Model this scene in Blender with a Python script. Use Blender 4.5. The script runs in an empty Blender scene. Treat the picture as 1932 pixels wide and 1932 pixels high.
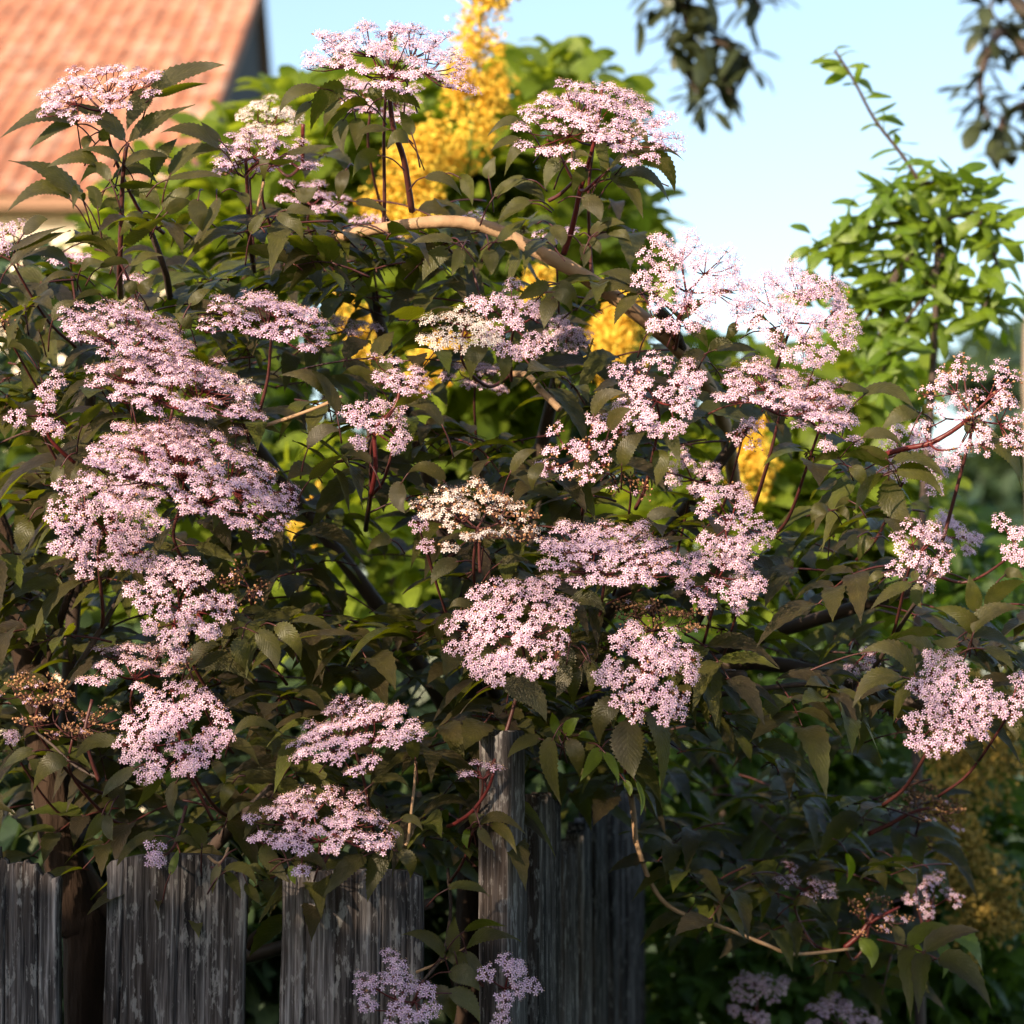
import bpy, math, random
import numpy as np
from mathutils import Vector, Matrix

random.seed(7)
rng = np.random.default_rng(11)
S = bpy.context.scene
COL = S.collection
R = math.radians

# ------------------------------------------------------------------ camera, sky, sun, exposure
FOVT = 0.20833                      # half width of the picture per metre of distance
PITCH = R(4.0)
CAM = np.array([0.0, 0.0, 1.35])
FWD = np.array([0.0, math.cos(PITCH), math.sin(PITCH)])
UPV = np.array([0.0, -math.sin(PITCH), math.cos(PITCH)])
RGT = np.array([1.0, 0.0, 0.0])
cd = bpy.data.cameras.new('camera')
cd.sensor_width = 36.0
cd.lens = 18.0 / FOVT
cd.clip_start = 0.05
cd.clip_end = 600.0
cd.dof.use_dof = True
cd.dof.focus_distance = 2.99
cd.dof.aperture_fstop = 5.0
cam = bpy.data.objects.new('camera', cd)
COL.objects.link(cam)
cam.location = CAM
cam.rotation_euler = (R(90) + PITCH, 0, 0)
S.camera = cam

SUN_EL, SUN_ROT = R(19.0), R(216.0)
w = bpy.data.worlds.new('World')
S.world = w
w.use_nodes = True
wn = w.node_tree
wn.nodes.clear()
sky = wn.nodes.new('ShaderNodeTexSky')
sky.sky_type = 'NISHITA'
sky.sun_disc = False
sky.sun_elevation = SUN_EL
sky.sun_rotation = SUN_ROT
sky.dust_density = 1.8
bg = wn.nodes.new('ShaderNodeBackground')
bg.inputs['Strength'].default_value = 0.126
wo = wn.nodes.new('ShaderNodeOutputWorld')
wn.links.new(sky.outputs[0], bg.inputs[0])
wn.links.new(bg.outputs[0], wo.inputs[0])

sl = bpy.data.lights.new('sun', 'SUN')
sl.energy = 4.2
sl.angle = R(0.5)
sl.color = (1.0, 0.80, 0.57)
sun = bpy.data.objects.new('sun', sl)
COL.objects.link(sun)
SDIR = np.array([math.sin(SUN_ROT) * math.cos(SUN_EL), math.cos(SUN_ROT) * math.cos(SUN_EL), math.sin(SUN_EL)])
sun.rotation_euler = Vector(-SDIR).to_track_quat('-Z', 'Y').to_euler()
sun.location = Vector(SDIR * 12)

S.view_settings.view_transform = 'Standard'
S.view_settings.look = 'None'
S.view_settings.exposure = 1.25
S.cycles.max_bounces = 4
S.cycles.diffuse_bounces = 2
S.cycles.glossy_bounces = 2
S.cycles.transmission_bounces = 3
S.view_settings.gamma = 1.0


# ------------------------------------------------------------------ helpers
def W(px, py, d):
    """photo pixel (1932 scale) + distance along the view axis -> world point"""
    return CAM + d * FWD + ((px / 1932 - .5) * 2 * FOVT * d) * RGT + ((.5 - py / 1932) * 2 * FOVT * d) * UPV


def PX(p):
    q = np.asarray(p) - CAM
    d = q @ FWD
    return (.5 + (q @ RGT) / (2 * FOVT * d)) * 1932, (.5 - (q @ UPV) / (2 * FOVT * d)) * 1932, d


def px2m(d):
    return 2 * FOVT * d / 1932


def nrm(v):
    v = np.asarray(v, float)
    return v / (np.linalg.norm(v) + 1e-12)


def make_mesh(name, verts, faces, uv=None, mats=(), mi=None, smooth=True):
    """verts (N,3); faces list of index arrays (M,k); uv (N,2) per vertex; mi per-face material list of arrays"""
    me = bpy.data.meshes.new(name)
    verts = np.asarray(verts, np.float32)
    me.vertices.add(len(verts))
    me.vertices.foreach_set('co', verts.ravel())
    faces = [np.asarray(f, np.int32) for f in faces if len(f)]
    nl = sum(f.size for f in faces)
    nf = sum(len(f) for f in faces)
    me.loops.add(nl)
    me.polygons.add(nf)
    idx = np.concatenate([f.ravel() for f in faces])
    tot = np.concatenate([np.full(len(f), f.shape[1], np.int32) for f in faces])
    start = np.concatenate([[0], np.cumsum(tot)[:-1]]).astype(np.int32)
    me.loops.foreach_set('vertex_index', idx)
    me.polygons.foreach_set('loop_start', start)
    me.polygons.foreach_set('loop_total', tot)
    if mi is not None:
        me.polygons.foreach_set('material_index', np.concatenate([np.asarray(m, np.int32) for m in mi]))
    me.polygons.foreach_set('use_smooth', np.full(nf, smooth))
    if uv is not None:
        l = me.uv_layers.new(name='UVMap')
        l.data.foreach_set('uv', np.asarray(uv, np.float32)[idx].ravel())
    for m in mats:
        me.materials.append(m)
    me.update(calc_edges=True)
    me.validate()
    return me


def obj(name, me, parent=None, loc=None, label=None, cat=None, group=None, kind=None):
    o = bpy.data.objects.new(name, me)
    COL.objects.link(o)
    if loc is not None:
        o.location = loc
    if parent is not None:
        o.parent = parent
    if label: o['label'] = label
    if cat: o['category'] = cat
    if group: o['group'] = group
    if kind: o['kind'] = kind
    return o


def thing(name, label, cat, loc=(0, 0, 0), group=None):
    o = obj(name, None, None, loc, label, cat, group)
    o.empty_display_size = 0.1
    return o


class MB:
    """collects geometry (world space)"""
    def __init__(s):
        s.v, s.q, s.t, s.uv, s.n, s.mq, s.mt = [], [], [], [], 0, [], []

    def add(s, v, q=None, t=None, uv=None, m=0):
        v = np.asarray(v, float)
        s.v.append(v)
        s.uv.append(np.zeros((len(v), 2)) if uv is None else np.asarray(uv, float))
        if q is not None and len(q):
            s.q.append(np.asarray(q, int) + s.n); s.mq.append(np.full(len(q), m))
        if t is not None and len(t):
            s.t.append(np.asarray(t, int) + s.n); s.mt.append(np.full(len(t), m))
        s.n += len(v)

    def build(s, name, mats, parent=None, org=(0, 0, 0), smooth=True, **k):
        v = np.concatenate(s.v) - np.asarray(org, float)
        fs, mi = [], []
        if s.q: fs.append(np.concatenate(s.q)); mi.append(np.concatenate(s.mq))
        if s.t: fs.append(np.concatenate(s.t)); mi.append(np.concatenate(s.mt))
        if not isinstance(mats, (list, tuple)): mats = [mats]
        me = make_mesh(name, v, fs, np.concatenate(s.uv), mats, mi, smooth)
        off = np.zeros(3)
        if parent is not None: off = np.array(parent.location)
        if parent is not None and parent.parent is not None: off = off + np.array(parent.parent.location)
        return obj(name, me, parent, Vector(np.asarray(org, float) - off), **k)


def catmull(pts, rad, n=5):
    pts = [np.asarray(p, float) for p in pts]
    if len(pts) < 3:
        ts = np.linspace(0, 1, n + 1)
        return [pts[0] * (1 - t) + pts[1] * t for t in ts], [rad[0] * (1 - t) + rad[1] * t for t in ts]
    P = [2 * pts[0] - pts[1]] + pts + [2 * pts[-1] - pts[-2]]
    op, orr = [], []
    for i in range(1, len(P) - 2):
        for k in range(n):
            t = k / n
            a, b, c, d = P[i - 1], P[i], P[i + 1], P[i + 2]
            op.append(.5 * (2 * b + (c - a) * t + (2 * a - 5 * b + 4 * c - d) * t * t + (3 * b - a - 3 * c + d) * t ** 3))
            orr.append(rad[i - 1] * (1 - t) + rad[i] * t)
    op.append(pts[-1]); orr.append(rad[-1])
    return op, orr


def tube(mb, pts, rad, ns=6, n=5, m=0, bumps=0.0):
    if not isinstance(rad, (list, tuple)): rad = [rad] * len(pts)
    if len(rad) == 2 and len(pts) > 2: rad = list(np.linspace(rad[0], rad[1], len(pts)))
    p, r = catmull(pts, rad, n)
    p = np.array(p)
    tg = np.gradient(p, axis=0)
    ref = np.array([0.31, 0.2, 0.93]) if abs(nrm(tg[0])[2]) < .8 else np.array([0.9, 0.3, 0.1])
    vs, uv = [], []
    a = np.linspace(0, 2 * math.pi, ns, endpoint=False)
    s0 = nrm(np.cross(tg[0], ref))
    for i in range(len(p)):
        t = nrm(tg[i]); s0 = nrm(s0 - t * (s0 @ t)); b = np.cross(t, s0)
        rr = r[i] * (1 + bumps * rng.uniform(-1, 1))
        vs.append(p[i] + rr * (np.cos(a)[:, None] * s0 + np.sin(a)[:, None] * b))
        uv.append(np.stack([np.arange(ns) / ns, np.full(ns, i * .1)], 1))
    q = []
    for i in range(len(p) - 1):
        for k in range(ns):
            q.append((i * ns + k, i * ns + (k + 1) % ns, (i + 1) * ns + (k + 1) % ns, (i + 1) * ns + k))
    L = len(p) * ns
    vs.append(p[:1]); vs.append(p[-1:]); uv.append(np.zeros((2, 2)))
    t = [(L, (k + 1) % ns, k) for k in range(ns)] + [(L + 1, L - ns + k, L - ns + (k + 1) % ns) for k in range(ns)]
    mb.add(np.concatenate(vs), q, t, np.concatenate(uv), m)


def leaf_geo(mb, P0, Pm, P2, side, hw, nseg=12, ncol=1, fold=0.25, serr=0.0, curl=0.0, wav=0.0, pet=0.0, m=0, prof=(0.66, 1.2)):
    """a blade from P0 over Pm to P2; side = unit vector across"""
    P0, Pm, P2 = map(lambda x: np.asarray(x, float), (P0, Pm, P2))
    C1 = 2 * Pm - .5 * (P0 + P2)
    u = np.linspace(0, 1, nseg + 1)[:, None]
    B = (1 - u) ** 2 * P0 + 2 * u * (1 - u) * C1 + u * u * P2
    T = 2 * (1 - u) * (C1 - P0) + 2 * u * (P2 - C1)
    T /= np.linalg.norm(T, axis=1, keepdims=True) + 1e-9
    sd = side - T * (T @ side)[:, None]
    sd /= np.linalg.norm(sd, axis=1, keepdims=True) + 1e-9
    N = np.cross(sd, T)
    uu = u[:, 0]
    f = np.clip(uu, 0, 1) ** prof[0] * np.clip(1 - uu, 0, 1) ** prof[1]
    f = f / f.max()
    ser = np.ones(nseg + 1)
    ser[1::2] -= serr
    ph = rng.uniform(0, 6.28, 2)
    cols = np.linspace(-1, 1, 2 * ncol + 1)
    vs, uv = [], []
    for c in cols:
        e = abs(c)
        wv = f * hw * c * (ser if e > .99 else 1.0)
        z = fold * f * hw * e + wav * hw * e * np.sin(uu * 9 + ph[0 if c < 0 else 1]) - curl * f * hw * e * e
        vs.append(B + sd * wv[:, None] + N * z[:, None])
        uv.append(np.stack([uu, np.full(nseg + 1, c * .5 + .5)], 1))
    V = np.stack(vs, 1).reshape(-1, 3)
    U = np.stack(uv, 1).reshape(-1, 2)
    nc = len(cols)
    i = np.arange(nseg)[:, None]; k = np.arange(nc - 1)[None]
    a = (i * nc + k).ravel()
    q = np.stack([a, a + 1, a + nc + 1, a + nc], 1)
    mb.add(V, q, None, U, m)
    if pet > 0:
        d = -nrm(C1 - P0)
        tube(mb, [P0 + (-d) * .004, P0 + d * pet * .5 + np.array([0, .15 * pet, 0]), P0 + d * pet + np.array([0, .6 * pet, -.25 * pet])], [0.0009, 0.0011], 4, 3, m + 1)


# ------------------------------------------------------------------ materials
def mat(name):
    m = bpy.data.materials.new(name)
    m.use_nodes = True
    nt = m.node_tree
    nt.nodes.clear()
    out = nt.nodes.new('ShaderNodeOutputMaterial')

    def N(t, **kw):
        n = nt.nodes.new('ShaderNode' + t)
        for k, v in kw.items():
            if k in ('operation', 'blend_type', 'data_type', 'noise_dimensions', 'wave_type', 'bands_direction', 'feature', 'interpolation'):
                setattr(n, k, v)
            else:
                n.inputs[k].default_value = v
        return n

    def L(a, b):
        nt.links.new(a, b)
    return m, nt, N, L, out


def ramp(N, L, src, stops):
    r = N('ValToRGB')
    e = r.color_ramp.elements
    while len(e) < len(stops): e.new(0.5)
    for el, (p, c) in zip(e, stops):
        el.position = p
        el.color = (*c, 1) if len(c) == 3 else c
    L(src, r.inputs[0])
    return r.outputs[0]


def math_(N, L, op, a, b=None):
    n = N('Math', operation=op)
    for i, x in enumerate((a, b)):
        if x is None: continue
        if isinstance(x, (int, float)): n.inputs[i].default_value = x
        else: L(x, n.inputs[i])
    return n.outputs[0]


def mixc(N, L, fac, a, b, blend='MIX'):
    n = N('Mix', data_type='RGBA', blend_type=blend)
    if isinstance(fac, (int, float)): n.inputs[0].default_value = fac
    else: L(fac, n.inputs[0])
    for i, x in ((6, a), (7, b)):
        if isinstance(x, tuple): n.inputs[i].default_value = (*x, 1)
        else: L(x, n.inputs[i])
    return n.outputs[2]


def leaf_mat(name, stops, trans, tw=0.2, rough=0.45, vein=0.35, veincol=None, spec=0.4, noise=14.0, spots=None):
    m, nt, N, L, out = mat(name)
    geo = N('NewGeometry')
    tex = N('TexCoord')
    no = N('TexNoise', Scale=noise, Detail=3.0)
    L(geo.outputs['Position'], no.inputs['Vector'])
    fac = math_(N, L, 'ADD', math_(N, L, 'MULTIPLY', geo.outputs['Random Per Island'], 0.65), math_(N, L, 'MULTIPLY', math_(N, L, 'SUBTRACT', no.outputs[0], 0.3), 0.7))
    col = ramp(N, L, fac, stops)
    sep = N('SeparateXYZ')
    L(tex.outputs['UV'], sep.inputs[0])
    av = math_(N, L, 'ABSOLUTE', math_(N, L, 'SUBTRACT', sep.outputs[1], 0.5))
    mid = math_(N, L, 'LESS_THAN', av, 0.022)
    ph = math_(N, L, 'SUBTRACT', math_(N, L, 'MULTIPLY', sep.outputs[0], 11.0), math_(N, L, 'MULTIPLY', av, 7.0))
    ves = math_(N, L, 'POWER', math_(N, L, 'ABSOLUTE', math_(N, L, 'SINE', math_(N, L, 'MULTIPLY', ph, 3.1416))), 0.5)
    inv = math_(N, L, 'SUBTRACT', 1.0, ves)
    vfac = math_(N, L, 'MULTIPLY', math_(N, L, 'MAXIMUM', mid, math_(N, L, 'MULTIPLY', inv, 0.6)), vein)
    vc = veincol or tuple(min(1, c * 1.9 + .01) for c in stops[-1][1])
    col = mixc(N, L, vfac, col, vc)
    if spots:
        n2 = N('TexNoise', Scale=420.0, Detail=1.0)
        L(geo.outputs['Position'], n2.inputs['Vector'])
        sp = ramp(N, L, n2.outputs[0], [(0.60, (0, 0, 0)), (0.72, (1, 1, 1))])
        col = mixc(N, L, math_(N, L, 'MULTIPLY', sp, 0.5), col, spots)
    n4 = N('TexNoise', Scale=95.0, Detail=4.0, Roughness=0.7)
    L(geo.outputs['Position'], n4.inputs['Vector'])
    mot = ramp(N, L, n4.outputs[0], [(0.32, (.62, .60, .66)), (0.5, (1, 1, 1)), (0.70, (1.45, 1.38, 1.2))])
    col = mixc(N, L, 0.85, col, mot, 'MULTIPLY')
    bs = N('BsdfPrincipled', Roughness=rough)
    L(ramp(N, L, n4.outputs[0], [(0.3, (rough + .12,) * 3), (0.7, (rough - .1,) * 3)]), bs.inputs['Roughness'])
    bs.inputs['Specular IOR Level'].default_value = spec
    L(col, bs.inputs['Base Color'])
    n3 = N('TexNoise', Scale=330.0, Detail=2.0)
    L(geo.outputs['Position'], n3.inputs['Vector'])
    bmp = N('Bump', Strength=0.45, Distance=0.0014)
    L(math_(N, L, 'ADD', math_(N, L, 'MULTIPLY', ves, 0.45), math_(N, L, 'MULTIPLY', n3.outputs[0], 0.8)), bmp.inputs['Height'])
    L(bmp.outputs[0], bs.inputs['Normal'])
    tr = N('BsdfTranslucent')
    tr.inputs['Color'].default_value = (*trans, 1)
    mx = N('MixShader')
    mx.inputs[0].default_value = tw
    L(bs.outputs[0], mx.inputs[1]); L(tr.outputs[0], mx.inputs[2])
    L(mx.outputs[0], out.inputs[0])
    return m


def simple_mat(name, c1, c2, scale=20.0, rough=0.6, trans=None, tw=0.25, stretch=(1, 1, 1), bump=0.3, island=0.4, spec=0.3, bdist=0.004):
    m, nt, N, L, out = mat(name)
    geo = N('NewGeometry')
    mp = N('Mapping')
    mp.inputs['Scale'].default_value = stretch
    L(geo.outputs['Position'], mp.inputs['Vector'])
    no = N('TexNoise', Scale=scale, Detail=4.0)
    L(mp.outputs[0], no.inputs['Vector'])
    fac = math_(N, L, 'ADD', math_(N, L, 'MULTIPLY', no.outputs[0], 1 - island), math_(N, L, 'MULTIPLY', geo.outputs['Random Per Island'], island))
    col = ramp(N, L, fac, [(0.25, c1), (0.75, c2)])
    bs = N('BsdfPrincipled', Roughness=rough)
    bs.inputs['Specular IOR Level'].default_value = spec
    L(col, bs.inputs['Base Color'])
    if bump:
        b = N('Bump', Strength=bump, Distance=bdist)
        L(no.outputs[0], b.inputs['Height'])
        L(b.outputs[0], bs.inputs['Normal'])
    if trans:
        tr = N('BsdfTranslucent')
        L(mixc(N, L, 0.5, col, trans), tr.inputs['Color'])
        mx = N('MixShader'); mx.inputs[0].default_value = tw
        L(bs.outputs[0], mx.inputs[1]); L(tr.outputs[0], mx.inputs[2]); L(mx.outputs[0], out.inputs[0])
    else:
        L(bs.outputs[0], out.inputs[0])
    return m


M_LEAF = leaf_mat('dark_elder_leaf', [(0.12, (0.015, 0.010, 0.011)), (0.40, (0.032, 0.024, 0.012)), (0.64, (0.048, 0.048, 0.010)), (0.95, (0.056, 0.078, 0.008))], (0.42, 0.46, 0.008), 0.19, 0.46, 0.2, (0.10, 0.09, 0.03), 0.30, 9.0, (0.095, 0.075, 0.045))
M_LEAFG = leaf_mat('green_elder_leaf', [(0.15, (0.045, 0.06, 0.010)), (0.8, (0.09, 0.13, 0.012))], (0.48, 0.60, 0.01), 0.36, 0.42, 0.25, None, 0.4, 9.0)
M_STALK = simple_mat('dark_red_stalk', (0.045, 0.016, 0.018), (0.10, 0.03, 0.025), 60, 0.45)
M_RED = simple_mat('crimson_flower_stalk', (0.05, 0.010, 0.012), (0.14, 0.022, 0.020), 60, 0.4)
M_STEM = simple_mat('dark_brown_stem', (0.030, 0.020, 0.018), (0.075, 0.05, 0.038), 40, 0.6, stretch=(1, 1, .3))
M_BARK = simple_mat('tan_elder_bark', (0.22, 0.13, 0.07), (0.42, 0.27, 0.16), 60, 0.75, stretch=(1, 1, .5), bump=0.8)
M_TRUNK = simple_mat('brown_elder_trunk', (0.014, 0.009, 0.007), (0.055, 0.033, 0.022), 55, 0.9, stretch=(1, 1, .22), bump=1.0, spec=.15, bdist=.014)  # albedo darkened to stand in for the shade on the trunk


def petal_mat(name, c1, c2):
    return simple_mat(name, c1, c2, 9.0, 0.6, trans=c2, tw=0.20, bump=0, island=0.6, spec=0.2)


M_PINK = petal_mat('pink_petal', (0.58, 0.37, 0.55), (0.83, 0.62, 0.74))
M_CREAM = petal_mat('cream_petal', (0.72, 0.58, 0.54), (0.84, 0.76, 0.70))
M_ANTH = simple_mat('anther', (0.60, 0.34, 0.24), (0.78, 0.52, 0.34), 30, 0.7, bump=0)
M_BUD = simple_mat('brown_spent_flower', (0.20, 0.09, 0.045), (0.45, 0.24, 0.12), 30, 0.7, bump=0, island=.7)


def wood_mat():
    m, nt, N, L, out = mat('weathered_grey_wood')
    tc = N('TexCoord')
    oi = N('ObjectInfo')
    add = N('VectorMath', operation='ADD')
    L(tc.outputs['Object'], add.inputs[0])
    cv = N('CombineXYZ')
    L(math_(N, L, 'MULTIPLY', oi.outputs['Random'], 37.0), cv.inputs[0]); L(math_(N, L, 'MULTIPLY', oi.outputs['Random'], 11.0), cv.inputs[2])
    L(cv.outputs[0], add.inputs[1])

    def noise(sx, sz, scale, det, w=0.0):
        mp = N('Mapping'); mp.inputs['Scale'].default_value = (sx, sx, sz)
        L(add.outputs[0], mp.inputs['Vector'])
        n = N('TexNoise', Scale=scale, Detail=det, Roughness=0.65, Distortion=w)
        L(mp.outputs[0], n.inputs['Vector'])
        return n.outputs[0]
    fib = noise(1, 0.03, 230, 4)          # fibres
    band = noise(1, 0.06, 38, 3, 0.6)     # growth bands
    big = noise(1, 0.35, 9, 4)            # weather patches
    lich = noise(1, 0.30, 110, 6)
    base = ramp(N, L, math_(N, L, 'ADD', math_(N, L, 'MULTIPLY', band, .5), math_(N, L, 'MULTIPLY', fib, .58)),
                [(0.44, (0.008, 0.007, 0.008)), (0.52, (0.040, 0.035, 0.035)), (0.60, (0.11, 0.098, 0.098)), (0.68, (0.26, 0.24, 0.24))])
    brown = mixc(N, L, ramp(N, L, big, [(0.42, (0, 0, 0)), (0.62, (.75, .75, .75))]), base, (0.085, 0.055, 0.038), 'MULTIPLY')
    col = mixc(N, L, ramp(N, L, big, [(0.45, (0, 0, 0)), (0.7, (.6, .6, .6))]), base, (0.055, 0.036, 0.026))
    col = mixc(N, L, math_(N, L, 'MULTIPLY', ramp(N, L, lich, [(0.55, (0, 0, 0)), (0.62, (1, 1, 1))]), 0.5), col, (0.30, 0.285, 0.275))
    vr = math_(N, L, 'ADD', math_(N, L, 'MULTIPLY', oi.outputs['Random'], 0.8), 0.65)
    vv = N('CombineXYZ')
    for i_ in range(3): L(vr, vv.inputs[i_])
    col = mixc(N, L, 1.0, col, vv.outputs[0], 'MULTIPLY')
    bs = N('BsdfPrincipled', Roughness=0.85)
    bs.inputs['Specular IOR Level'].default_value = 0.2
    L(col, bs.inputs['Base Color'])
    b = N('Bump', Strength=1.0, Distance=0.004)
    L(math_(N, L, 'ADD', math_(N, L, 'MULTIPLY', fib, 0.8), math_(N, L, 'ADD', band, math_(N, L, 'MULTIPLY', lich, .4))), b.inputs['Height'])
    L(b.outputs[0], bs.inputs['Normal'])
    L(bs.outputs[0], out.inputs[0])
    return m


M_WOOD = wood_mat()

# ------------------------------------------------------------------ ground
M_GROUND = simple_mat('garden_grass', (0.03, 0.05, 0.012), (0.07, 0.10, 0.025), 3.0, 0.9)
gx = np.linspace(-150, 150, 41)
gv = np.array([(x, y, 0.0) for y in gx for x in gx])
gq = [(j * 41 + i, j * 41 + i + 1, (j + 1) * 41 + i + 1, (j + 1) * 41 + i) for j in range(40) for i in range(40)]
obj('ground', make_mesh('ground', gv, [gq], mats=[M_GROUND]), kind='structure')


# ------------------------------------------------------------------ weathered fence
def plank_mesh(name, width, h0, profile, thick, nx, cracks, seed):
    """upright board; profile(u)-> top height above h0, u in 0..1 ; local origin at bottom centre"""
    rg = np.random.default_rng(seed)
    nz = 46
    u = np.linspace(0, 1, nx + 1)
    top = np.array([profile(x) for x in u])
    grain = np.convolve(rg.normal(0, 1, nx + 9), np.ones(3) / 3, 'valid')[:nx + 1] * 0.0011
    for c, dpt in cracks:
        grain[np.argmin(abs(u - c))] -= dpt
    wob = np.cumsum(rg.normal(0, .0006, nz + 1)); wob -= wob.mean()
    edge = np.clip(np.minimum(u, 1 - u) * width / 0.006, 0, 1)
    F, Bk = [], []
    for k in range(nz + 1):
        s = (k / nz) ** 0.8
        z = h0 * 0 + (top) * s
        x = (u - .5) * width * (1 + 0.012 * math.sin(k * .3 + seed)) + wob[k]
        y = -grain - (edge ** .5) * 0.004 + rg.normal(0, .00025, nx + 1) - 0.006 * 0
        F.append(np.stack([x, y, z], 1))
        Bk.append(np.stack([x, np.full(nx + 1, thick), z], 1))
    n1 = nx + 1
    V = np.concatenate(F + Bk)
    off = (nz + 1) * n1
    q = []
    for k in range(nz):
        for i in range(nx):
            a = k * n1 + i
            q.append((a, a + 1, a + n1 + 1, a + n1))
            q.append((off + a + 1, off + a, off + a + n1, off + a + n1 + 1))
        a = k * n1
        q.append((a, a + n1, off + a + n1, off + a))
        a = k * n1 + nx
        q.append((a + n1, a, off + a, off + a + n1))
    a0 = nz * n1
    for i in range(nx):
        q.append((a0 + i, a0 + i + 1, off + a0 + i + 1, off + a0 + i))
        q.append((i + 1, i, off + i, off + i + 1))
    return make_mesh(name, V, [np.array(q)], mats=[M_WOOD])


FD = 3.02
fence = thing('wooden_fence', 'weathered grey wooden plank fence with ragged tops below the elder shrub', 'fence', (0, FD, 0))


def zat(py, d=FD):
    return W(966, py, d)[2]


def interp_profile(pts):
    xs = [p[0] for p in pts]; zs = [zat(p[1]) for p in pts]
    return lambda u: float(np.interp(u, xs, zs))


def front_plank(x0, x1, pts, cracks, seed, nx=64):
    a, b = W(x0, 1800, FD)[0], W(x1, 1800, FD)[0]
    me = plank_mesh('plank', b - a, 0, interp_profile(pts), 0.026, nx, cracks, seed)
    o = obj('plank', me, fence, ((a + b) / 2, random.uniform(-.004, .004), 0))
    o.rotation_euler = (0, random.uniform(-.004, .004), random.uniform(-.03, .03))
    return o


rag = [(0, 1600), (.3, 1602), (.50, 1600), (.53, 1596), (.578, 1598), (.582, 1622), (.59, 1626), (.60, 1617), (.635, 1624), (.638, 1640), (.645, 1628), (.68, 1627), (.69, 1634),
       (.70, 1625), (.74, 1626), (.745, 1632), (.76, 1619), (.78, 1626), (.80, 1629), (.83, 1628), (.85, 1640), (.87, 1647), (.885, 1654), (.90, 1645), (.93, 1650), (.95, 1655), (.99, 1652), (1, 1662)]
front_plank(-150, 124, rag, [(.45, .004), (.582, .008), (.638, .009), (.86, .005), (.2, .005)], 3, 110)
front_plank(204, 466, [(0, 1632), (.03, 1622), (.2, 1612), (.4, 1608), (.7, 1610), (.9, 1618), (1, 1640)], [(.12, .004), (.52, .006), (.9, .003)], 5, 84)
front_plank(533, 797, [(0, 1650), (.1, 1644), (.5, 1636), (.9, 1640), (1, 1652)], [(.18, .003), (.70, .007), (.88, .004)], 9, 84)
front_plank(-440, -172, [(0, 1620), (.5, 1610), (1, 1618)], [(.3, .004)], 12, 50)
# narrow corner post
pa = W(897, 1700, FD)[0]
pw = W(974, 1700, FD)[0] - pa
zt = zat(1383)
post = obj('post', plank_mesh('post', 0.041, 0, lambda u: zt + 0.004 * math.sin(u * 9), 0.04, 26, [(.3, .003), (.7, .002)], 21), fence, (pa + .024, -0.03, 0))
post.rotation_euler = (0, 0, R(-28))
# boards of the side run, going away from the corner
c0 = np.array([W(964, 1700, FD)[0] + 0.004, FD + 0.02])
c1 = np.array([W(1205, 1700, 4.65)[0], 4.62])
dirn = (c1 - c0) / np.linalg.norm(c1 - c0)
ang = math.atan2(dirn[1], dirn[0])
pos, k = 0.02, 0
while pos < 1.62:
    wd = random.uniform(0.115, 0.15)
    tp = 1.17 + random.uniform(-.06, .03)
    me = plank_mesh('plank', wd, 0, lambda u, t=tp, s=k: t + .006 * math.sin(u * 11 + s) + .004 * math.sin(u * 37 + s), 0.022, 40, [(random.random(), .005), (random.random(), .004)], 40 + k)
    c = c0 + dirn * (pos + wd / 2)
    sg_ = random.uniform(-.014, .014)
    o = obj('plank', me, fence, (c[0] - dirn[1] * sg_, c[1] - FD + dirn[0] * sg_, 0))
    o.rotation_euler = (0, 0, ang + random.uniform(-.10, .10))
    pos += wd + random.uniform(.012, .03)
    k += 1


def box_obj(name, parent, cx, cy, cz, sx, sy, sz, m, rz=0.0, **kw):
    v = np.array([(x * sx / 2, y * sy / 2, z * sz / 2) for x in (-1, 1) for y in (-1, 1) for z in (-1, 1)])
    q = [(0, 1, 3, 2), (4, 6, 7, 5), (0, 4, 5, 1), (2, 3, 7, 6), (0, 2, 6, 4), (1, 5, 7, 3)]
    o = obj(name, make_mesh(name, v, [np.array(q)], mats=[m], smooth=False), parent, (cx, cy, cz), **kw)
    o.rotation_euler = (0, 0, rz)
    return o


box_obj('rail', fence, -.55, 0.055, .62, 1.2, 0.05, 0.07, M_WOOD)
mid = (c0 + c1) / 2
box_obj('rail', fence, mid[0] - 0.045, mid[1] - FD + .03, .62, 1.6, 0.045, 0.07, M_WOOD, ang)

# ------------------------------------------------------------------ elder shrub
shrub = thing('elder_shrub', 'large dark leaved elder shrub covered in pink flower clusters, leaning over the plank fence', 'shrub', (0.0, 3.7, 0))
REG = {'R1': (0, 0, 520), 'R2': (400, 60, 400), 'Z5': (950, 100, 360), 'C2': (650, 0, 650), 'E': (1546, 700, 400), 'F': (1546, 1080, 400),
       'G': (850, 1250, 500), 'I': (400, 1350, 400), 'B': (0, 1296, 650), 'H': (650, 1296, 650), 'D': (0, 380, 400), 'L': (0, 650, 650),
       'M': (650, 650, 650), 'N': (1296, 1296, 650), 'J': (1150, 380, 400), 'X': (0, 0, 1946)}


def zp(reg, x, y):
    a, b, s = REG[reg]
    return (a + x * s / 1932) * 1932 / 1946, (b + y * s / 1932) * 1932 / 1946


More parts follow.
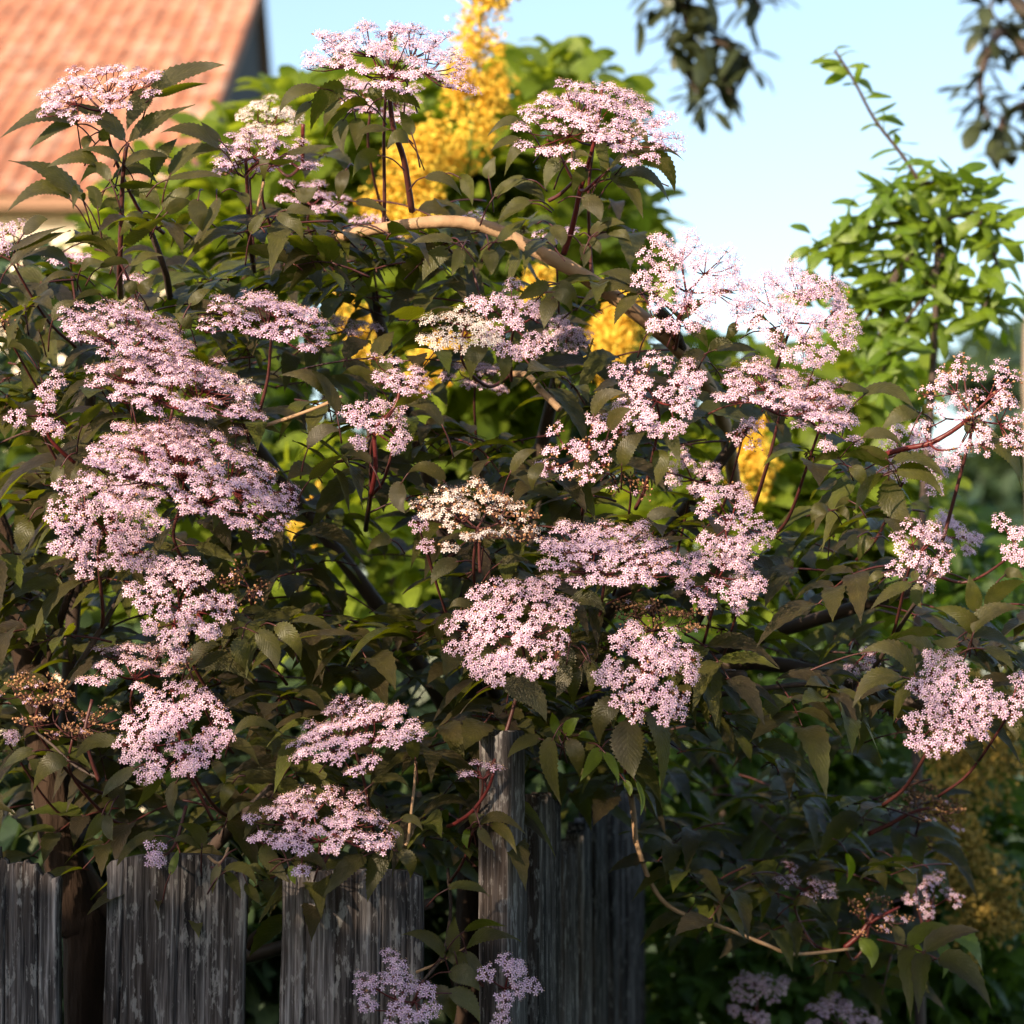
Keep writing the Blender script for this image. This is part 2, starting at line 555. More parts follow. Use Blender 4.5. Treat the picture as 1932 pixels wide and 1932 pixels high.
# flower clusters: x, y, rx, ry, tilt, kind, density, distance
UMB = [
 (180, 145, 122, 40, -12, 'p', .95, 2.99), (735, 70, 165, 62, 5, 'p', .85, 2.97), (700, 163, 95, 34, 4, 'p', .9, 3.30), (505, 208, 66, 38, 2, 'c', 1.0, 3.32),
 (503, 262, 98, 36, 6, 'p', .62, 3.03), (1130, 195, 158, 76, 7, 'p', .95, 2.96), (10, 432, 38, 45, 20, 'p', .8, 3.04), (132, 476, 42, 16, 0, 'p', .9, 3.25),
 (5, 598, 24, 24, 0, 'b', 1., 2.98), (255, 600, 128, 52, 14, 'p', 1.1, 2.96), (517, 578, 124, 46, 8, 'p', .95, 2.96), (660, 605, 52, 26, 5, 'p', .8, 3.3),
 (335, 690, 165, 66, 10, 'p', .95, 2.93), (75, 765, 70, 80, 5, 'p', .38, 2.95), (365, 850, 205, 105, 16, 'p', 1.05, 2.90), (205, 965, 118, 82, 22, 'p', .9, 2.90),
 (345, 1130, 95, 98, 25, 'p', .9, 2.89), (257, 1238, 98, 52, 8, 'p', .62, 3.04), (75, 1290, 80, 34, 8, 'b', .8, 3.0), (140, 1345, 100, 36, 8, 'b', .6, 2.99),
 (325, 1370, 112, 82, -20, 'p', .9, 2.90), (652, 1357, 130, 68, -16, 'p', .85, 2.91), (605, 1528, 140, 82, 3, 'p', .78, 2.88), (298, 1616, 26, 48, 20, 'p', .5, 2.90),
 (772, 698, 76, 30, 14, 'p', .7, 2.97), (715, 790, 80, 56, 20, 'p', .5, 2.96), (868, 606, 72, 46, -5, 'c', .9, 2.97), (975, 590, 88, 66, 12, 'p', .75, 2.99),
 (1072, 620, 48, 40, 10, 'p', .9, 3.25), (905, 943, 120, 66, 6, 'f', .95, 2.92), (1152, 1022, 140, 76, 8, 'p', .9, 2.91), (965, 1168, 124, 108, -18, 'p', .88, 2.89),
 (1228, 1258, 100, 105, 28, 'p', .9, 2.89), (1092, 832, 86, 72, -18, 'm', .65, 2.97), (1235, 728, 96, 74, -10, 'p', .78, 2.97), (1388, 965, 78, 60, 22, 'p', .8, 2.97),
 (1362, 1065, 82, 75, 10, 'p', .85, 2.99), (1400, 1105, 40, 50, 5, 'p', .8, 3.05), (1305, 515, 118, 105, 14, 'p', .85, 2.96), (1512, 575, 115, 84, 24, 'p', 1.1, 2.96),
 (1490, 715, 140, 52, 14, 'p', .9, 2.95), (1560, 775, 80, 48, 20, 'p', .8, 2.96), (1850, 755, 120, 95, 12, 'm', .62, 2.93), (1740, 850, 78, 58, 34, 'p', .8, 3.15),
 (1745, 1032, 68, 56, 36, 'p', .85, 2.94), (1800, 990, 62, 42, 28, 'p', .7, 3.3), (1912, 1010, 34, 52, -10, 'p', .8, 2.94), (1800, 1318, 92, 110, 22, 'p', .95, 2.86),
 (1912, 1310, 46, 46, 0, 'p', .9, 2.87), (1622, 1242, 36, 34, 30, 'p', .7, 3.2), (1240, 1148, 92, 42, 8, 'b', .75, 3.0), (468, 1095, 50, 54, 0, 'b', .7, 3.0),
 (349, 1232, 12, 20, 0, 'b', 1, 2.90), (1525, 1655, 58, 30, 22, 'p', .6, 3.4), (1650, 1712, 72, 40, 12, 'b', .45, 3.4), (1770, 1695, 62, 52, 20, 'm', .5, 3.42),
 (1750, 1500, 82, 36, 12, 'b', .8, 3.5), (1430, 1868, 64, 52, 0, 'p', .8, 3.7), (1590, 1905, 72, 44, 5, 'p', .8, 3.7), (750, 1862, 92, 84, 10, 'p', .62, 2.86),
 (962, 1852, 66, 82, 30, 'p', .5, 2.88), (912, 1448, 46, 18, 5, 'p', .55, 2.93), (1190, 918, 40, 34, 0, 'b', .8, 3.02), (470, 305, 62, 18, 0, 'p', .6, 3.16),
 (900, 692, 62, 30, 5, 'p', .8, 3.3), (1400, 805, 36, 30, 0, 'm', .9, 3.12), (1310, 890, 54, 44, 10, 'p', .8, 3.2), (590, 355, 66, 30, 8, 'p', .7, 3.35),
 (700, 420, 50, 22, 0, 'p', .7, 3.35), (255, 525, 30, 16, 0, 'p', .8, 3.2), (15, 1392, 16, 16, 0, 'p', .6, 3.05), (880, 410, 40, 24, 0, 'p', .6, 3.2),
 (1050, 435, 36, 22, 0, 'p', .7, 3.22), (450, 725, 44, 42, 10, 'c', .55, 3.0), (790, 978, 10, 8, 0, 'p', 1, 2.99), (810, 1035, 14, 10, 0, 'p', .8, 2.99),
]

# limbs of the shrub (world polyline)
LIMB = []


def limb(pts, r0, r1, m=M_TRUNK, name='branch'):
    mb = MB()
    tube(mb, pts, [r0, r1], 9, 7, 0, 0.05)
    o = mb.build(name, [m], shrub)
    p, _ = catmull(pts, [1] * len(pts), 9)
    LIMB.extend(p)
    return o


def A(*a): return np.array(a, float)


t1 = [A(-.585, 3.26, -.05), W(165, 1930, 3.24), W(140, 1720, 3.25), W(105, 1545, 3.27), W(62, 1280, 3.30), W(25, 1100, 3.33), W(-40, 900, 3.36)]
limb(t1, .034, .018, name='trunk')
T2 = A(-.08, 3.78, -.05)
limb([T2, A(-.06, 3.74, .5), A(-.05, 3.7, 1.22)], .04, .03, name='trunk')
for e in [((-.15, 3.6, 1.4), (-.45, 3.45, 1.8)), ((-.08, 3.6, 1.5), (-.2, 3.4, 1.9)), ((0, 3.6, 1.5), (.08, 3.35, 1.85)), ((.1, 3.62, 1.4), (.32, 3.35, 1.7)),
          ((.2, 3.65, 1.36), (.55, 3.35, 1.48)), ((.12, 3.5, 1.36), (.3, 3.2, 1.36)), ((-.02, 3.45, 1.32), (-.06, 3.15, 1.4)), ((.3, 3.55, 1.38), (.62, 3.3, 1.3))]:
    limb([A(-.05, 3.7, 1.22), A(*e[0]), A(*e[1])], .018, .008, M_STEM)
for e in [((-.55, 3.35, 1.2), (-.38, 3.2, 1.5)), ((-.5, 3.3, 1.05), (-.3, 3.1, 1.22)), ((-.6, 3.35, 1.4), (-.55, 3.2, 1.75)), ((-.45, 3.3, .98), (-.1, 3.06, 1.08))]:
    limb([W(120, 1600, 3.26), A(*e[0]), A(*e[1])], .015, .007, M_STEM)
# visible branches read from the picture: pixel polyline, distances, radii (px), material
BR = [
 ('X', [(1390, 940, 3.75), (1365, 800, 3.5), (1310, 690, 3.25), (1220, 606, 3.12), (1100, 520, 3.08), (1010, 472, 3.08), (930, 432, 3.08), (845, 418, 3.08), (740, 428, 3.10), (645, 446, 3.14), (560, 480, 3.2)], 17, 10, M_BARK),
 ('R1', [(905, 1010, 3.0), (885, 1080, 3.0), (865, 1300, 3.02), (855, 1600, 3.04), (845, 1900, 3.08), (850, 2100, 3.2)], 3.5, 6, M_STALK),
 ('R1', [(1020, 1520, 3.08), (1090, 1700, 3.09), (1170, 1930, 3.12), (1200, 2100, 3.2)], 5, 7, M_STEM),
 ('R2', [(1650, 0, 3.0), (1625, 300, 3.0), (1640, 520, 3.01), (1665, 800, 3.02), (1700, 950, 3.03), (1780, 1200, 3.05), (1850, 1650, 3.09)], 4, 6.5, M_STALK),
 ('R2', [(310, 1030, 3.03), (330, 1260, 3.04), (340, 1500, 3.06), (360, 1900, 3.1), (400, 2200, 3.2)], 3, 5, M_STALK),
 ('R2', [(850, 850, 3.32), (845, 1050, 3.33), (850, 1220, 3.35)], 4, 4, M_RED),
 ('R2', [(600, 1080, 3.03), (450, 1190, 3.03), (330, 1290, 3.04)], 2, 3, M_RED),
 ('R2', [(490, 1380, 3.04), (450, 1540, 3.05), (420, 1690, 3.06)], 3, 3, M_BARK),
 ('Z5', [(1040, 380, 2.98), (1020, 570, 2.98), (975, 850, 2.98), (890, 1180, 3.0), (820, 1400, 3.02), (780, 1600, 3.04), (720, 1850, 3.06), (650, 2050, 3.08)], 3, 6.5, M_RED),
 ('Z5', [(745, 1300, 3.0), (640, 1100, 2.98), (560, 940, 2.97), (480, 890, 2.96)], 3, 2, M_STALK),
 ('Z5', [(820, 1400, 3.02), (880, 1400, 3.0), (1010, 1280, 2.98), (1120, 1200, 2.97)], 4, 2.5, M_RED),
 ('Z5', [(500, 1510, 3.04), (620, 1440, 3.03), (745, 1320, 3.01)], 4, 3, M_STALK),
 ('E', [(560, 830, 3.02), (700, 775, 2.99), (900, 725, 2.97), (1060, 690, 2.96), (1250, 590, 2.95), (1400, 480, 2.94), (1450, 420, 2.93)], 6, 4, M_RED),
 ('E', [(1060, 690, 2.96), (1020, 590, 2.96), (1000, 500, 2.96)], 2.4, 2, M_RED),
 ('E', [(1060, 690, 2.96), (1150, 750, 2.94), (1350, 730, 2.93), (1420, 700, 2.93), (1560, 700, 2.93)], 2.4, 1.8, M_RED),
 ('E', [(1440, 430, 2.93), (1400, 210, 2.94), (1385, 90, 2.94)], 2.4, 1.6, M_STALK),
 ('E', [(1450, 430, 2.93), (1600, 290, 2.93), (1730, 180, 2.93)], 2.2, 1.6, M_RED),
 ('G', [(0, 1240, 2.99), (60, 1215, 2.98), (180, 1130, 2.96), (290, 980, 2.95), (340, 850, 2.94)], 4, 3, M_RED),
 ('G', [(295, 970, 2.95), (265, 890, 2.95), (200, 830, 2.95)], 1.8, 1.2, M_RED),
 ('I', [(1790, 1240, 2.96), (1815, 1180, 2.96), (1840, 960, 2.95), (1870, 700, 2.95), (1885, 470, 2.95)], 3.4, 2.4, M_BARK),
 ('I', [(-20, 1340, 2.96), (30, 1385, 2.95), (70, 1400, 2.95), (120, 1365, 2.95), (165, 1260, 2.96)], 3, 2.6, M_BARK),
 ('X', [(645, 748, 2.97), (600, 768, 2.98), (540, 790, 2.99), (470, 812, 3.0), (420, 830, 3.06)], 3, 4, M_BARK),
 ('X', [(1200, 1590, 3.3), (1230, 1670, 3.3), (1270, 1715, 3.3), (1350, 1745, 3.3), (1440, 1780, 3.32), (1500, 1800, 3.34), (1610, 1790, 3.4)], 5, 3, M_BARK),
 ('X', [(1200, 1590, 3.3), (1190, 1500, 3.4), (1160, 1380, 3.6)], 5, 7, M_BARK),
 ('X', [(1290, 1320, 3.25), (1400, 1305, 3.24), (1500, 1292, 3.26), (1590, 1290, 3.3)], 6, 5, M_STEM),
 ('N', [(920, 1500, 3.4), (1000, 1430, 3.4), (1060, 1350, 3.4), (1080, 1310, 3.4)], 5, 4, M_RED),
 ('N', [(1060, 1360, 3.4), (1150, 1310, 3.4), (1230, 1270, 3.41)], 4, 2, M_RED),
 ('N', [(1360, 1370, 3.42), (1410, 1330, 3.42), (1410, 1230, 3.42)], 3, 2, M_RED),
 ('N', [(1050, 860, 3.5), (1180, 800, 3.5), (1290, 740, 3.5), (1400, 710, 3.5)], 5, 3, M_RED),
 ('M', [(165, 860, 3.02), (190, 700, 2.99), (185, 500, 2.98), (250, 430, 2.97), (310, 340, 2.97), (330, 230, 2.97)], 5, 3, M_RED),
 ('M', [(1230, 380, 3.04), (1130, 280, 3.06), (1050, 190, 3.1), (960, 180, 3.15)], 7, 6, M_BARK),
 ('M', [(780, 1300, 2.96), (775, 1180, 2.95), (780, 1050, 2.94)], 3.4, 3, M_STALK),
 ('L', [(420, 680, 3.0), (330, 600, 2.98), (270, 520, 2.97), (265, 400, 2.96)], 4, 3, M_RED),
 ('L', [(220, 1900, 3.2), (330, 1600, 3.22), (400, 1400, 3.24), (500, 1150, 3.3)], 9, 6, M_TRUNK),
 ('L', [(430, 1850, 3.1), (560, 1640, 3.12), (640, 1500, 3.15), (720, 1350, 3.2)], 6, 5, M_STEM),
 ('B', [(560, 560, 2.98), (510, 420, 2.97), (480, 280, 2.97), (520, 100, 2.98)], 4, 3, M_STALK),
 ('B', [(560, 545, 2.98), (420, 470, 2.99), (300, 360, 3.0), (200, 280, 3.02)], 3, 2.4, M_STEM),
 ('B', [(1200, 780, 2.96), (1120, 620, 2.94), (1050, 500, 2.92), (1030, 420, 2.91)], 3.5, 3, M_STALK),
 ('B', [(1400, 1500, 3.2), (1500, 1400, 3.2), (1620, 1330, 3.22)], 14, 12, M_TRUNK),
 ('X', [(845, 1640, 3.12), (850, 1720, 3.03), (835, 1800, 2.95), (800, 1850, 2.93)], 4, 3, M_STEM),
 ('H', [(420, 1640, 2.96), (560, 1580, 2.95), (700, 1500, 2.93)], 3, 2, M_BARK),
 ('C2', [(1800, 1760, 3.1), (1880, 1880, 3.14), (1932, 1990, 3.2)], 11, 9, M_TRUNK),
 ('J', [(640, 1260, 3.04), (680, 1090, 3.0), (760, 950, 2.98), (800, 830, 2.97)], 4, 3, M_RED),
 ('X', [(690, 740, 3.05), (700, 900, 3.08), (690, 1000, 3.2)], 4, 5, M_STEM),
 ('X', [(1430, 760, 3.1), (1480, 720, 3.1), (1500, 700, 3.1)], 4, 3, M_STEM),
 ('X', [(1760, 1085, 3.05), (1700, 1180, 3.1), (1650, 1260, 3.2)], 4, 5, M_STEM),
]
for reg, pts, r0, r1, m in BR:
    P = [W(*zp(reg, x, y), d) for x, y, d in pts]
    dm = np.mean([p[2] for p in pts])
    mb = MB()
    tube(mb, P, [r0 * px2m(dm), r1 * px2m(dm)], 8, 6, 0, 0.06)
    mb.build('branch', [m], shrub)
    cp, _ = catmull(P, [1] * len(P), 6)
    LIMB.extend(cp)
LIMBA = np.array(LIMB)

# ---- flowers
def floret_template():
    v, t, mi = [], [], []
    for k in range(5):
        a = k * 2 * math.pi / 5
        def pt(r, da, z): return (r * math.cos(a + da), r * math.sin(a + da), z)
        b = len(v)
        v += [pt(.0003, 0, 0), pt(.0020, -.40, .0003), pt(.0020, .40, .0003), pt(.0036, -.17, -.0003), pt(.0036, .17, -.0003)]
        t += [(b, b + 1, b + 2), (b + 1, b + 3, b + 2), (b + 3, b + 4, b + 2)]; mi += [0, 0, 0]
        b = len(v)
        h = math.pi / 5
        v += [pt(.0004, h - .3, .0002), pt(.0004, h + .3, .0002), pt(.0027, h, .0019), pt(.0030, h - .16, .0017), pt(.0034, h, .0022), pt(.0030, h + .16, .0024)]
        t += [(b, b + 1, b + 2), (b + 2, b + 3, b + 4), (b + 2, b + 4, b + 5)]; mi += [0, 1, 1]
    return np.array(v), np.array(t), np.array(mi)


def bud_template():
    r = .0014
    v = np.array([(0, 0, r * 1.2), (r, 0, 0), (0, r, 0), (-r, 0, 0), (0, -r, 0), (0, 0, -r), (.0021, .0008, .0014), (-.0008, .002, .0013)])
    t = np.array([(0, 1, 2), (0, 2, 3), (0, 3, 4), (0, 4, 1), (5, 2, 1), (5, 3, 2), (5, 4, 3), (5, 1, 4), (0, 1, 6), (0, 3, 7)])
    return v, t, np.full(len(t), 2)


FT, BT = floret_template(), bud_template()


def frames(n, jit):
    """rotation matrices with z along the (jittered) normals n (K,3)"""
    z = n + rng.normal(0, jit, n.shape)
    z /= np.linalg.norm(z, axis=1, keepdims=True)
    ref = rng.normal(0, 1, n.shape)
    x = np.cross(ref, z); x /= np.linalg.norm(x, axis=1, keepdims=True)
    y = np.cross(z, x)
    return np.stack([x, y, z], 2)


def stamp(mb, tpl, pos, nor, scale, jit):
    v, t, mi = tpl
    if len(pos) == 0: return
    Rm = frames(nor, jit)
    V = np.einsum('kij,vj->kvi', Rm, v) * scale[:, None, None] + pos[:, None]
    T = (t[None] + (np.arange(len(pos)) * len(v))[:, None, None]).reshape(-1, 3)
    mb.v.append(V.reshape(-1, 3)); mb.uv.append(np.zeros((V.shape[0] * V.shape[1], 2)))
    mb.t.append(T + mb.n); mb.mt.append(np.tile(mi, len(pos))); mb.n += V.shape[0] * V.shape[1]


HUBS = []
for (ux, uy, rx, ry, th, kind, dens, d) in UMB:
    P = W(ux, uy, d)
    Rr = max(rx, ry) * px2m(d)
    ratio = min(ry, rx) / max(rx, ry)
    swap = ry > rx
    k = float(np.clip(ratio * 0.93 - 0.06, .12, .93))
    vcam = nrm(CAM - P)
    t_ = R(th)
    if swap:
        # taller than wide: hanging cluster, mostly facing the viewer
        k = max(k, .9)
    elif ratio > .68: k = max(k, .82)
    nimg = math.sin(t_) * RGT + math.cos(t_) * UPV
    nimg = nrm(nimg - vcam * (nimg @ vcam))
    n = nrm(vcam * k + nimg * math.sqrt(1 - k * k))
    a = nrm(np.cross(nimg, vcam)); b = nrm(np.cross(n, a))
    ea, eb = (1.0, 1.0) if not swap else (rx / ry, 1.0)
    # clumps
    rc = 0.0125
    cov = 1.25 * dens
    ncl = max(2, int(cov * (Rr * ea) * (Rr * eb) / rc ** 2))
    pts = []
    tries = 0
    lob = rng.uniform(0, 6.28); la = rng.uniform(.08, .22); nl = rng.integers(3, 6)
    while len(pts) < ncl and tries < 6000:
        tries += 1
        x, y = rng.uniform(-1, 1, 2)
        rr = math.hypot(x, y)
        ph = math.atan2(y, x)
        if rr > 1.02 - la * .5 - la * .5 * math.sin(nl * ph + lob): continue
        x *= ea; y *= eb
        if all((x - p[0]) ** 2 + (y - p[1]) ** 2 > (rc * 1.18 / Rr) ** 2 for p in pts): pts.append((x, y))
    pts = np.array(pts) if pts else np.zeros((1, 2))
    K = len(pts)
    dome = -0.30 * (pts ** 2).sum(1) * Rr
    lay = rng.normal(0, .0035 + .05 * Rr, K)
    C = P + Rr * (pts[:, :1] * a + pts[:, 1:] * b) + (dome + lay)[:, None] * n
    hub = P - n * Rr * 0.50 - b * 0 + np.array([0, 0.02, 0]) * Rr / .1
    HUBS.append((hub, n, Rr))
    # sectors
    npr = 5 if K > 7 else 3
    cen = pts[rng.choice(K, min(npr, K), replace=False)]
    for _ in range(6):
        asg = ((pts[:, None] - cen[None]) ** 2).sum(2).argmin(1)
        cen = np.array([pts[asg == i].mean(0) if (asg == i).any() else cen[i] for i in range(len(cen))])
    smb = MB()
    scl = .6 + .4 * min(1, Rr / .08)
    for i in range(len(cen)):
        pn = P + Rr * (cen[i, 0] * a + cen[i, 1] * b) - n * (0.20 * Rr)
        q1 = hub * .38 + pn * .62
        tube(smb, [hub, (hub + q1) / 2 - n * .03 * Rr, q1], [.0016 * scl, .0012 * scl], 5, 3)
        subs = np.where(asg == i)[0]
        for j in subs:
            e = C[j] - n * .006
            tube(smb, [q1, q1 * .4 + e * .6 - n * .004, e], [.0010 * scl, .00055], 4, 2)
    # florets
    fpos, fn, ped0 = [], [], []
    for j in range(K):
        nf = int(rng.integers(9, 14))
        ii = np.arange(nf) + rng.uniform(0, 1)
        r_ = rc * 0.98 * np.sqrt((ii + .5) / (nf + 1)) * rng.uniform(.85, 1.1)
        an = ii * 2.39996 + rng.uniform(0, 6.28)
        ox, oy = r_ * np.cos(an), r_ * np.sin(an)
        pos = C[j] + ox[:, None] * a + oy[:, None] * b + (-(r_ ** 2) * 22 + rng.normal(0, .0011, nf))[:, None] * n
        fpos.append(pos)
        fn.append(n + (ox[:, None] * a + oy[:, None] * b) * 38 + .25 * (pts[j, 0] * a + pts[j, 1] * b))
        ped0.append(np.repeat((C[j] - n * .0065)[None], nf, 0))
    fpos, fn, ped0 = np.concatenate(fpos), np.concatenate(fn), np.concatenate(ped0)
    F = len(fpos)
    # pedicels: one thin triangle pair each
    sd = np.cross(fpos - ped0, vcam); sd /= np.linalg.norm(sd, axis=1, keepdims=True) + 1e-9
    pv = np.stack([ped0 - sd * .00028, ped0 + sd * .00028, fpos + sd * .0002, fpos - sd * .0002], 1).reshape(-1, 3)
    smb.add(pv, np.arange(4 * F).reshape(F, 4))
    fc = smb.build('flower_cluster', [M_RED if kind in 'pcm' else M_STALK], shrub, org=hub,
                   label={'b': 'withered brown elder flower cluster', 'f': 'cream elder flower cluster turning brown'}.get(kind))
    if kind == 'b': sel = rng.uniform(0, 1, F) < .06
    elif kind == 'f': sel = rng.uniform(0, 1, F) < np.clip(.62 - .5 * ((fpos - P) @ a) / Rr, .2, .95) * .8
    elif kind == 'm': sel = rng.uniform(0, 1, F) < .68
    else: sel = rng.uniform(0, 1, F) < .985
    fm = MB()
    sc = rng.uniform(.92, 1.25, F)
    stamp(fm, FT, fpos[sel], fn[sel], sc[sel], .28)
    stamp(fm, BT, fpos[~sel], fn[~sel], sc[~sel], .3)
    fm.build('florets', [M_CREAM if kind in 'cf' else M_PINK, M_ANTH, M_BUD], fc, org=hub, smooth=False, kind='stuff')
    # stem from the hub into the shrub, joining the nearest branch
    tgt0 = hub + np.array([-.12 * hub[0], .16, -.14])
    dd = np.linalg.norm(LIMBA - tgt0, axis=1) + 3 * np.clip(abs(LIMBA[:, 0] - hub[0]) - .05, 0, 9) + 0.6 * np.clip(LIMBA[:, 2] - hub[2] + .03, 0, 1) * 4
    q = LIMBA[dd.argmin()]
    if uy > 1480 and d < 2.95 and np.linalg.norm(q - hub) > .11: q = hub + np.array([.02, .11, .06])
    elif np.linalg.norm(q - hub) > .24 or abs(q[0] - hub[0]) > .09: q = hub + np.array([-.1 * hub[0], .17, -.12])
    sm = MB()
    m1 = hub - n * min(.05, Rr * .6) + np.array([0, .015, -.006 if q[2] < hub[2] else .01])
    tube(sm, [hub + n * .002, m1, m1 * .5 + q * .5 + np.array([0, .02, -.02]), q], [.0017 * scl, .0030 * scl], 6, 5)
    sm.build('stem', [M_STALK], shrub)

